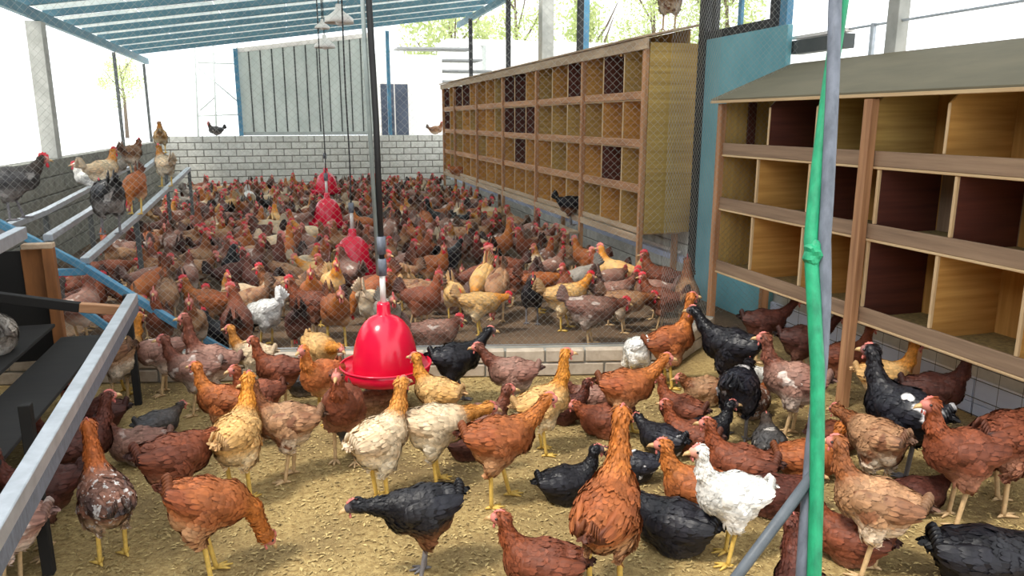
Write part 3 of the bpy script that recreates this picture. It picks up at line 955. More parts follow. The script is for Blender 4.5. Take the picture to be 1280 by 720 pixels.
# ------------------------------------------------------------------ foreground rope and leaning rod
D = 1.3 / 950
rp = [CAMP + ray(u, v) * D for u, v in ((1048, 0), (1040, 90), (1030, 200), (1022, 300), (1024, 380), (1024, 460), (1018, 560), (1010, 720))]
up_ = rp[0] + (rp[0] - rp[1]) * 9
dn_ = Vector((rp[-1].x - 0.03, rp[-1].y - 0.05, 0.0))
rope = empty('green_rope', dn_, 'green and grey twisted rope hanging in the foreground before the open nest boxes', 'rope')
path = [up_] + rp + [rp[-1].lerp(dn_, 0.5), dn_]
V = []; fine = []
for i in range(len(path) - 1):
    for k in range(8):
        fine.append(path[i].lerp(path[i + 1], k / 8))
fine.append(path[-1])
for nm, mat, ph, rad in (('green_strand', 'green', 0.0, 0.012), ('grey_strand', 'ropegrey', math.pi, 0.011)):
    pts = [p + RT * (0.0105 * math.cos(ph + i * 0.085)) + FW * (0.0105 * math.sin(ph + i * 0.085)) for i, p in enumerate(fine)]
    tube(nm, pts, rad, mat, rope)
kn = CAMP + ray(1016, 318) * D
bmk = bmesh.new(); bmesh.ops.create_icosphere(bmk, subdivisions=3, radius=0.016)
for v in bmk.verts:
    v.co.z *= 1.5; v.co *= 1 + 0.12 * math.sin(v.co.z * 300 + v.co.x * 200)
mk = bpy.data.meshes.new('knot'); bmk.to_mesh(mk); bmk.free(); mk.materials.append(M['green'])
ko = link(bpy.data.objects.new('knot', mk), rope); ko.location = kn - dn_
r0 = CAMP + ray(1019, 590) * D; r1 = CAMP + ray(920, 722) * D
rdir = (r1 - r0)
tt = -r0.z / rdir.z
rod = tube('leaning_rod', [r0, r1, r0 + rdir * tt], 0.0095, 'rodgrey', None)
tag(rod, 'grey rod leaning against the green rope in the foreground', 'rod')


# ------------------------------------------------------------------ hens
def surface_nets(f, org, h):
    s = f < 0
    nx, ny, nz = f.shape
    acc = np.zeros((nx - 1, ny - 1, nz - 1, 3), dtype=np.float32)
    cnt = np.zeros((nx - 1, ny - 1, nz - 1), dtype=np.float32)
    cor = [(i, j, k) for i in (0, 1) for j in (0, 1) for k in (0, 1)]

    def sl(a, c):
        return a[c[0]:nx - 1 + c[0], c[1]:ny - 1 + c[1], c[2]:nz - 1 + c[2]]
    for c0 in cor:
        for ax in range(3):
            if c0[ax] == 1:
                continue
            c1 = list(c0); c1[ax] = 1; c1 = tuple(c1)
            f0 = sl(f, c0); f1_ = sl(f, c1)
            cr = (f0 < 0) != (f1_ < 0)
            t = np.where(cr, f0 / np.where(cr, f0 - f1_, 1), 0)
            for a2 in range(3):
                acc[..., a2] += np.where(cr, (t if a2 == ax else c0[a2]), 0)
            cnt += cr
    use = cnt > 0
    idx = -np.ones(use.shape, dtype=np.int64)
    idx[use] = np.arange(use.sum())
    ci = np.argwhere(use)
    V = (ci + acc[use] / cnt[use][:, None]) * h + np.array(org)
    Fs = []
    for ax in range(3):
        a1, a2 = (ax + 1) % 3, (ax + 2) % 3
        lo = [slice(1, -1)] * 3
        hi = [slice(1, -1)] * 3
        lo[ax] = slice(0, -1); hi[ax] = slice(1, None)
        s0, s1 = s[tuple(lo)], s[tuple(hi)]
        for flip in (False, True):
            e = np.argwhere(s0 & ~s1) if not flip else np.argwhere(~s0 & s1)
            if len(e) == 0:
                continue
            e = e + 1
            e[:, ax] -= 1
            q = []
            for d1, d2 in ((-1, -1), (0, -1), (0, 0), (-1, 0)):
                c = e.copy(); c[:, a1] += d1; c[:, a2] += d2
                q.append(idx[c[:, 0], c[:, 1], c[:, 2]])
            q = np.stack(q, 1)
            Fs.append(q[:, ::-1] if flip else q)
    return V, np.concatenate(Fs)


def cone_sdf(P, a, b, ra, rb):
    a = np.array(a); b = np.array(b)
    ab = b - a
    t = np.clip(((P - a) @ ab) / max(ab @ ab, 1e-9), 0, 1)
    return np.linalg.norm(P - a - t[..., None] * ab, axis=-1) - (ra + (rb - ra) * t)


def smin(a, b, k):
    h = np.clip(0.5 + 0.5 * (b - a) / k, 0, 1)
    return b * (1 - h) + a * h - k * h * (1 - h)


def sstep(x, a, b):
    t = np.clip((x - a) / (b - a), 0, 1)
    return t * t * (3 - 2 * t)


PIV = np.array((0, 0, 0.245))
POSES = {   # pitch(deg), dz, n1, n2, head direction, leg swing
    'up': (6, .02, (.040, 0, .062), (.052, 0, .130), (1, 0, -.08), .01),
    'tall': (16, .02, (.030, 0, .085), (.034, 0, .175), (1, 0, -.02), .0),
    'walk': (2, .02, (.058, 0, .045), (.098, 0, .098), (1, 0, -.12), .03),
    'low': (-4, .018, (.066, 0, .012), (.128, 0, .020), (1, 0, -.30), .01),
    'peck': (-20, .025, (.062, 0, -.055), (.092, 0, -.158), (.55, 0, -.83), .01),
    'lookl': (6, .02, (.034, .008, .062), (.040, .018, .128), (.35, .93, -.08), .01),
    'lookr': (6, .02, (.034, -.008, .062), (.040, -.018, .128), (.35, -.93, -.08), .01),
    'back': (8, .02, (.020, .01, .062), (.010, .02, .125), (-.55, .83, -.1), .0),
    'sit': (4, -.148, (.040, 0, .055), (.052, 0, .112), (1, 0, -.08), None),
    'sitlow': (0, -.150, (.046, 0, .026), (.072, 0, .050), (1, 0, -.15), None),
}


def blades(root, nrm, dr, L, W, lift, z, z2):
    """short curved feather blades lying on the plumage"""
    k = len(root)
    sd = np.cross(nrm, dr); sd /= np.linalg.norm(sd, axis=1)[:, None] + 1e-9
    rows = []
    for t, w_, l_ in ((0, .45, -.0012), (.4, 1.0, .0028), (.8, .8, .0030), (1.0, .2, .0022)):
        c = root + dr * (L * t)[:, None] + nrm * (l_ + lift * t * t)[:, None]
        c = c - nrm * (L * L * t * t * 3.2)[:, None]
        rows.append(c + sd * (W * w_)[:, None]); rows.append(c - sd * (W * w_)[:, None])
    V = np.stack(rows, 1).reshape(-1, 3)
    b = np.arange(k)[:, None] * 8
    Q = np.concatenate([b + np.array(((2 * i, 2 * i + 1, 2 * i + 3, 2 * i + 2),)) for i in range(3)], 0)
    return dict(V=V, Q=Q, mat=0, z=np.repeat(z, 8, 0), z2=np.repeat(z2, 8, 0))


def plumage(V, field, neck, facew, base, T, N0, N2):
    def total(P):
        d, dn, dh = field(P)
        return smin(smin(d, dn, .04), dh, .014)
    rg = np.random.default_rng(5)
    ok = np.where((facew < .1) & (V[:, 2] > .02))[0]
    pick = rg.choice(ok, min(2100, len(ok)), replace=False)
    P = V[pick]; e = .002
    f0 = total(P)
    nrm = np.stack([total(P + np.eye(3)[i] * e) - f0 for i in range(3)], 1)
    nrm /= np.linalg.norm(nrm, axis=1)[:, None] + 1e-9
    bdir = T((-1, 0, .18)) - T((0, 0, 0.0)); bdir /= np.linalg.norm(bdir)
    ndir = N0 - N2 + np.array((-.03, 0, -.01)); ndir /= np.linalg.norm(ndir)
    nk = neck[pick][:, None]
    dr = bdir * (1 - nk) + ndir * nk + rg.normal(size=P.shape) * .16
    dr[:, 2] -= (P[:, 2] < .19) * .5
    dr -= nrm * (dr * nrm).sum(1)[:, None]
    dr /= np.linalg.norm(dr, axis=1)[:, None] + 1e-9
    nk = nk[:, 0]
    L = (.030 - .011 * nk) * rg.uniform(.75, 1.25, len(P)); W = (.0085 - .0042 * nk) * rg.uniform(.8, 1.2, len(P))
    lift = rg.uniform(0, .005, len(P))
    z2 = base['z2'][pick].copy(); z2[:, 2] = np.clip(.5 + rg.normal(size=len(P)) * .2, 0, 1)
    return blades(P, nrm, dr, L, W, lift, base['z'][pick], z2)


def add_coverts(wg, NS, NT, sg, T):
    rg = np.random.default_rng(9)
    V = wg['V']; roots = []; nr = []; zs = []; Ls = []; Ws = []; dirs = []
    b = T((-1, 0, .10)) - T((0, 0, 0.0)); b /= np.linalg.norm(b)
    for i in range(1, NS - 3, 2):
        for j in range(1, NT):
            p = V[i * (NT + 1) + j]
            du = V[(i + 1) * (NT + 1) + j] - V[(i - 1) * (NT + 1) + j]
            dv = V[i * (NT + 1) + j + 1] - V[i * (NT + 1) + j - 1]
            n = np.cross(du, dv); n = n / (np.linalg.norm(n) + 1e-9)
            if n[1] * sg < 0: n = -n
            u = i / NS
            d = du / np.linalg.norm(du) * .6 + b * .6 + rg.normal(size=3) * .05
            d -= n * (d @ n); d /= np.linalg.norm(d)
            roots.append(p); nr.append(n); dirs.append(d); zs.append(wg['z'][i * (NT + 1) + j])
            Ls.append((.026 + .030 * u) * rg.uniform(.9, 1.15)); Ws.append(.0075)
    k = len(roots)
    z2 = np.zeros((k, 3)); z2[:, 2] = np.clip(.5 + rg.normal(size=k) * .22, 0, 1)
    f = blades(np.array(roots), np.array(nr), np.array(dirs), np.array(Ls), np.array(Ws), rg.uniform(.0, .003, k), np.array(zs), z2)
    n0 = len(V)
    return dict(V=np.concatenate([V, f['V']]), F=list(wg['F']) + [tuple(int(x) + n0 for x in q) for q in f['Q']], mat=0,
                z=np.concatenate([wg['z'], f['z']]), z2=np.concatenate([wg['z2'], f['z2']]))


def build_hen(pose, h, mature):
    pitch, dz, n1, n2, hd, swing = POSES[pose]
    c, s = math.cos(math.radians(pitch)), math.sin(math.radians(pitch))

    bx = 1.0 if mature else 0.84
    if not mature and swing is not None:
        dz = dz + .016
    if not mature:
        n1 = np.array(n1) * 1.12; n2 = np.array(n2) * 1.16

    def T(p):
        p = (np.asarray(p, float) - PIV) * np.array((bx, 1, 1))
        q = np.stack([p[..., 0] * c - p[..., 2] * s, p[..., 1], p[..., 0] * s + p[..., 2] * c], -1)
        return q + PIV + np.array((0, 0, dz))

    def Ti(p):
        p = np.asarray(p, float) - PIV - np.array((0, 0, dz))
        return np.stack([(p[..., 0] * c + p[..., 2] * s) / bx, p[..., 1], -p[..., 0] * s + p[..., 2] * c], -1) + PIV
    N0 = T((.088, 0, .272)); N1 = N0 + np.array(n1); N2 = N0 + np.array(n2)
    hd = np.array(hd, float); hd /= np.linalg.norm(hd)
    side = np.cross((0, 0, 1), hd); side /= np.linalg.norm(side)
    hup = np.cross(hd, side)
    HC = N2 + hd * 0.010 + np.array((0, 0, .006))
    lo = np.minimum.reduce([HC - .06, T((-.24, -.14, .10)), np.array((-.26, -.15, .0))])
    hi = np.maximum.reduce([HC + .06, T((.20, .14, .36)), np.array((.20, .15, .36 + dz))])
    lo[2] = max(lo[2], -0.02)
    gx = [np.arange(lo[i], hi[i] + h, h) for i in range(3)]
    P = np.stack(np.meshgrid(*gx, indexing='ij'), -1).astype(np.float32)

    def field(P):
        B = Ti(P)
        Bs = B * np.array((1, 1.12, 1))
        d = cone_sdf(Bs, (-.112, 0, .262), (-.02, 0, .240), .050, .088)
        d = smin(d, cone_sdf(Bs, (-.02, 0, .240), (.080, 0, .246), .088, .074), .04)
        d = smin(d, cone_sdf(Bs, (-.065, 0, .205), (-.02, 0, .195), .058, .062), .05)
        d = smin(d, cone_sdf(B, (-.125, 0, .272), (-.185, 0, .305 if mature else .285), .038, .012), .03)
        if swing is not None:
            for sg in (-1, 1):
                d = smin(d, cone_sdf(B, (-.005, sg * .045, .205), (-.015 + sg * swing, sg * .05, .155), .050, .030), .03)
                d = smin(d, cone_sdf(P, T((-.015 + sg * swing, sg * .05, .155)), (-.02 + sg * swing, sg * .048, .118 + max(dz, 0)), .028, .011), .02)
        dn = cone_sdf(P, N0, N1, .056 if mature else .049, .0345 if mature else .0285)
        dn = smin(dn, cone_sdf(P, N1, N2, .0345 if mature else .0285, .0245 if mature else .0215), .02)
        dh = cone_sdf(P, HC, HC + hd * .020, .0275, .019)
        return d, dn, dh
    d, dn, dh = field(P)
    f = smin(smin(d, dn, .045 if mature else .034), dh, .014)
    V, Q = surface_nets(f, lo, h)
    dv, dnv, dhv = field(V)
    Bv = Ti(V)
    neck = sstep(dv - dnv, -.012, .035)
    facew = sstep(-np.linalg.norm(V - (HC + hd * .022 - hup * .004), axis=1), -.036 if mature else -.031, -.022)
    belly = sstep(-Bv[:, 2], -.215, -.165) * (1 - neck)
    back = sstep(Bv[:, 2], .27, .31) * sstep(-Bv[:, 0], -.03, .02) * .6 * (1 - neck)
    tail = sstep(-Bv[:, 0], .15, .19)
    pieces = [dict(V=V, Q=Q, mat=0, z=np.stack([neck, back, tail], 1), z2=np.stack([facew, belly, neck * 0 + .5], 1))]
    if h < .007:
        pieces.append(plumage(V, field, neck, facew, pieces[0], T, N0, N2))

    def simple_piece(V, Fc, mat):
        return dict(V=np.array([tuple(v) for v in V]), F=Fc, mat=mat)
    legs = []
    if swing is not None:
        for sg in (-1, 1):
            hk = Vector((-.02 + sg * swing, sg * .048, .128 + max(dz, 0)))
            ft = Vector((.0 + sg * swing * 1.6, sg * .048, .010))
            legs.append(simple_piece(*tube_geo([hk, hk.lerp(ft, .12), hk.lerp(ft, .9), ft], [.0112, .0092, .0084, .0092], 7), 1))
            for an, L in ((0.0, .058), (.55, .05), (-.55, .05), (math.pi, .026)):
                e = ft + Vector((math.cos(an) * L, math.sin(an) * L, -.004))
                m_ = ft.lerp(e, .5) + Vector((0, 0, .001))
                legs.append(simple_piece(*tube_geo([ft + Vector((0, 0, -.001)), m_, e], [.0078, .0066, .003], 5), 1))
    # beak
    b0 = HC + hd * .030 - hup * .001; b1 = HC + hd * .052 - hup * .003; b2 = HC + hd * .064 - hup * .011
    beak = simple_piece(*tube_geo([Vector(b0), Vector(b1), Vector(b2)], [.0115, .0072, .0012], 7), 3)
    eyes = []
    for sg in (-1, 1):
        ec = HC + hd * .012 + side * sg * .0245 + hup * .006
        V_, F_ = lathe_geo([(0.0001, -.0055), (.0048, -.0027), (.0055, 0), (.0048, .0027), (.0001, .0055)], 7)
        eyes.append(simple_piece(np.array(V_) + ec, F_, 4))
    # comb: serrated blade along the skull
    ch = .024 if mature else .006
    prof = [(.034, .012, .3), (.030, .022, .7), (.022, .024, .55), (.014, .027, 1.0), (.006, .028, .7), (-.003, .028, 1.05), (-.012, .026, .7), (-.022, .022, .9), (-.028, .014, .2)]
    CV = []
    for sg in (-1, 1):
        for a_, z_, q_ in prof:
            CV.append(HC + hd * a_ * (1 if mature else .75) + hup * z_ * .9 + side * sg * .004)
            CV.append(HC + hd * a_ * (1.05 if mature else .75) + hup * (z_ * (1 if mature else .97) + ch * q_) + side * sg * .0015)
    n = len(prof)
    CF = []
    for i in range(n - 1):
        a0, a1_, a2_, a3 = 2 * i, 2 * i + 1, 2 * i + 3, 2 * i + 2
        o_ = 2 * n
        CF.append((a0, a3, a2_, a1_)); CF.append((o_ + a0, o_ + a1_, o_ + a2_, o_ + a3))
        CF.append((a1_, a2_, o_ + a2_, o_ + a1_))
    for i in (0, n - 1):
        CF.append((2 * i, 2 * i + 1, 2 * n + 2 * i + 1, 2 * n + 2 * i))
    comb = simple_piece(CV, CF, 2)
    wat = []
    ws = 1.0 if mature else .45
    for sg in (-1, 1):
        wc = HC + hd * .026 - hup * (.022 + .012 * ws) + side * sg * .008
        V_, F_ = lathe_geo([(.0001, -.021 * ws), (.009 * ws, -.014 * ws), (.011 * ws, -.004 * ws), (.007 * ws, .01 * ws), (.0001, .02 * ws)], 7)
        V_ = np.array(V_) * np.array((1, .55, 1)) + wc
        wat.append(simple_piece(V_, F_, 2))
    # folded wings
    wings = []
    for sg in (-1, 1):
        NS, NT = 22, 12
        WV = []; zone = []
        for layer in (1, 0):
            for i in range(NS + 1):
                u = i / NS
                x = .082 - .265 * u
                hh = .010 + .050 * math.sin(math.pi * min(1, .12 + u * .78)) * (1 - .45 * u)
                zc = .262 - .008 * u + .022 * u * u
                for j in range(NT + 1):
                    t = -1 + 2 * j / NT
                    z_ = zc + hh * t
                    Wd = .0785 * math.sqrt(max(1 - ((x + .01) / .185) ** 2, .03))
                    y_ = Wd * math.sqrt(max(1 - ((z_ - .245) / .098) ** 2, .06))
                    rid = ((u * 5 - t * .55) % 1.0) * (.0045 if u > .15 else .002) + (.003 * ((t * 3.0 + u) % 1.0) if u > .5 else 0)
                    y_ += (.011 * (1 - t * t) * (1 - .35 * u) + rid) if layer else -.014
                    WV.append((x, sg * max(y_, .006), z_))
                    zone.append((0, .35 + .65 * sstep(u, .1, .5), sstep(u, .78, 1.0)))
        WV = T(np.array(WV))
        st = (NS + 1) * (NT + 1)
        WF = []
        for i in range(NS):
            for j in range(NT):
                a0 = i * (NT + 1) + j
                q = (a0, a0 + 1, a0 + NT + 2, a0 + NT + 1)
                WF.append(q if sg > 0 else q[::-1])
                q2 = tuple(st + k for k in q)
                WF.append(q2[::-1] if sg > 0 else q2)
        rim = [j for j in range(NT + 1)] + [i * (NT + 1) + NT for i in range(1, NS + 1)] + [NS * (NT + 1) + j for j in range(NT - 1, -1, -1)] + [i * (NT + 1) for i in range(NS - 1, 0, -1)]
        for k in range(len(rim)):
            a0, b0_ = rim[k], rim[(k + 1) % len(rim)]
            q = (a0, st + a0, st + b0_, b0_)
            WF.append(q if sg > 0 else q[::-1])
        wings.append(dict(V=WV, F=WF, mat=0, z=np.array(zone), z2=np.tile((0, 0, .5), (len(WV), 1))))
        if h < .007:
            wings[-1] = add_coverts(wings[-1], NS, NT, sg, T)
    # tail feathers
    TV = []; TF = []; tz = []
    L0 = .105 if mature else .036
    for sg in (-1, 1):
        for k in range(5):
            el = math.radians(24 + 9 * k if mature else 4 + 6 * k)
            ro = np.array((-.150 - .004 * k, sg * (.010 + .004 * (4 - k)), .284 + .008 * k))
            di = np.array((-math.cos(el), sg * (.22 - .04 * k), math.sin(el))); di /= np.linalg.norm(di)
            wv = np.cross(di, (0, 1, 0)); wv /= np.linalg.norm(wv)
            th = np.array((0, .0018 * sg, 0))
            base = len(TV)
            for q, (tt_, ww) in enumerate(((0, .008), (.35, .015), (.75, .017), (1.0, .006))):
                cpt = ro + di * L0 * tt_ + np.array((0, 0, -.012 * tt_ * tt_))
                for pp in (cpt + wv * ww + th, cpt - wv * ww + th, cpt - wv * ww - th, cpt + wv * ww - th):
                    TV.append(pp); tz.append((0, .5 - .5 * tt_, min(1, .3 + tt_) * (1 if mature else .55)))
            for q in range(3):
                for e in range(4):
                    a0 = base + q * 4 + e; a1_ = base + q * 4 + (e + 1) % 4
                    TF.append((a0, a1_, a1_ + 4, a0 + 4))
            TF.append((base + 12, base + 13, base + 14, base + 15))
    tailp = dict(V=T(np.array(TV)), F=TF, mat=0, z=np.array(tz), z2=np.tile((0, 0, .4), (len(TV), 1)))
    return dict(body=pieces, legs=legs, beak=[beak], eyes=eyes, comb=[comb], wattles=wat, wings=wings, tail=[tailp])


def join(name, pieces, nmat=5, smooth=True):
    V = []; Fc = []; mi = []; z = []; z2 = []
    n = 0
    for p in pieces:
        fl = p['Q'].tolist() if 'Q' in p else p['F']
        V.append(np.asarray(p['V'], float)); k = len(p['V'])
        Fc += [tuple(i + n for i in f) for f in fl]
        mi += [p['mat']] * len(fl)
        z.append(p.get('z', np.zeros((k, 3)))); z2.append(p.get('z2', np.zeros((k, 3))))
        n += k
    V = np.concatenate(V); z = np.concatenate(z); z2 = np.concatenate(z2)
    me = bpy.data.meshes.new(name)
    me.from_pydata(V.tolist(), [], Fc)
    me.update()
    for i in range(nmat):
        me.materials.append(None)
    me.polygons.foreach_set('material_index', mi)
    me.polygons.foreach_set('use_smooth', [smooth] * len(Fc))
    for nm, arr in (('zone', z), ('zone2', z2)):
        a_ = me.attributes.new(nm, 'FLOAT_COLOR', 'POINT')
        a_.data.foreach_set('color', np.concatenate([arr, np.ones((len(arr), 1))], 1).astype(np.float32).ravel())
    return me


_protos = {}


def near_proto(pose, mature=False):
    key = (pose, mature)
    if key not in _protos:
        g_ = build_hen(pose, 0.0058, mature)
        _protos[key] = dict(
            body=join('hen', g_['body'] + g_['legs']),
            wing=[join('wing', [p]) for p in g_['wings']], tail=join('tail', g_['tail']),
            comb=join('comb', g_['comb']), wattle=[join('wattle', [p]) for p in g_['wattles']],
            beak=join('beak', g_['beak']), eye=[join('eye', [p]) for p in g_['eyes']])
    return _protos[key]


_far = {}


def far_proto(pose, h=0.0085, mature=True):
    key = (pose, h, mature)
    if key not in _far:
        g_ = build_hen(pose, h, mature)
        _far[key] = join('hen', g_['body'] + g_['legs'] + g_['wings'] + g_['tail'] + g_['comb'] + g_['wattles'] + g_['beak'])
    return _far[key]


def set_mats(o, breed, legm, comb):
    for i, m in enumerate((BREEDS[breed], M[legm], M[comb], M['beak'], M['eye'])):
        o.material_slots[i].link = 'OBJECT'
        o.material_slots[i].material = m


def leg_of(breed):
    return 'leg_grey' if breed.startswith('black') or breed == 'slate' else ('leg_pale' if breed in ('mauve', 'redbrown', 'darkred', 'tan', 'grey') else 'leg_yellow')


def place(o, loc, heading, s):
    """heading as seen by the visitor: 0 faces right, 90 away, 180 left, 270 towards"""
    fwd = Vector((loc[0] - CAMP.x, loc[1] - CAMP.y, 0)).normalized()
    rgt = Vector((fwd.y, -fwd.x, 0))
    a = math.radians(heading)
    d = rgt * math.cos(a) + fwd * math.sin(a)
    o.location = loc
    o.rotation_euler = (0, 0, math.atan2(d.y, d.x))
    o.scale = (s, s, s)


def near_hen(loc, heading, pose, breed, s, label, group='young hens in the near pen', mature=False):
    P = near_proto(pose, mature)
    legm = leg_of(breed); cm = 'comb' if mature else 'comb_pink'
    b = bpy.data.objects.new('hen', P['body'])
    link(b)
    place(b, loc, heading, s)
    set_mats(b, breed, legm, cm)
    tag(b, label, 'hen', group)
    for nm, ms in (('wing', P['wing']), ('tail', [P['tail']]), ('comb', [P['comb']]), ('wattle', P['wattle']), ('beak', [P['beak']]), ('eye', P['eye'])):
        for m_ in ms:
            c_ = bpy.data.objects.new(nm, m_)
            link(c_, b)
            set_mats(c_, breed, legm, cm)
    return b


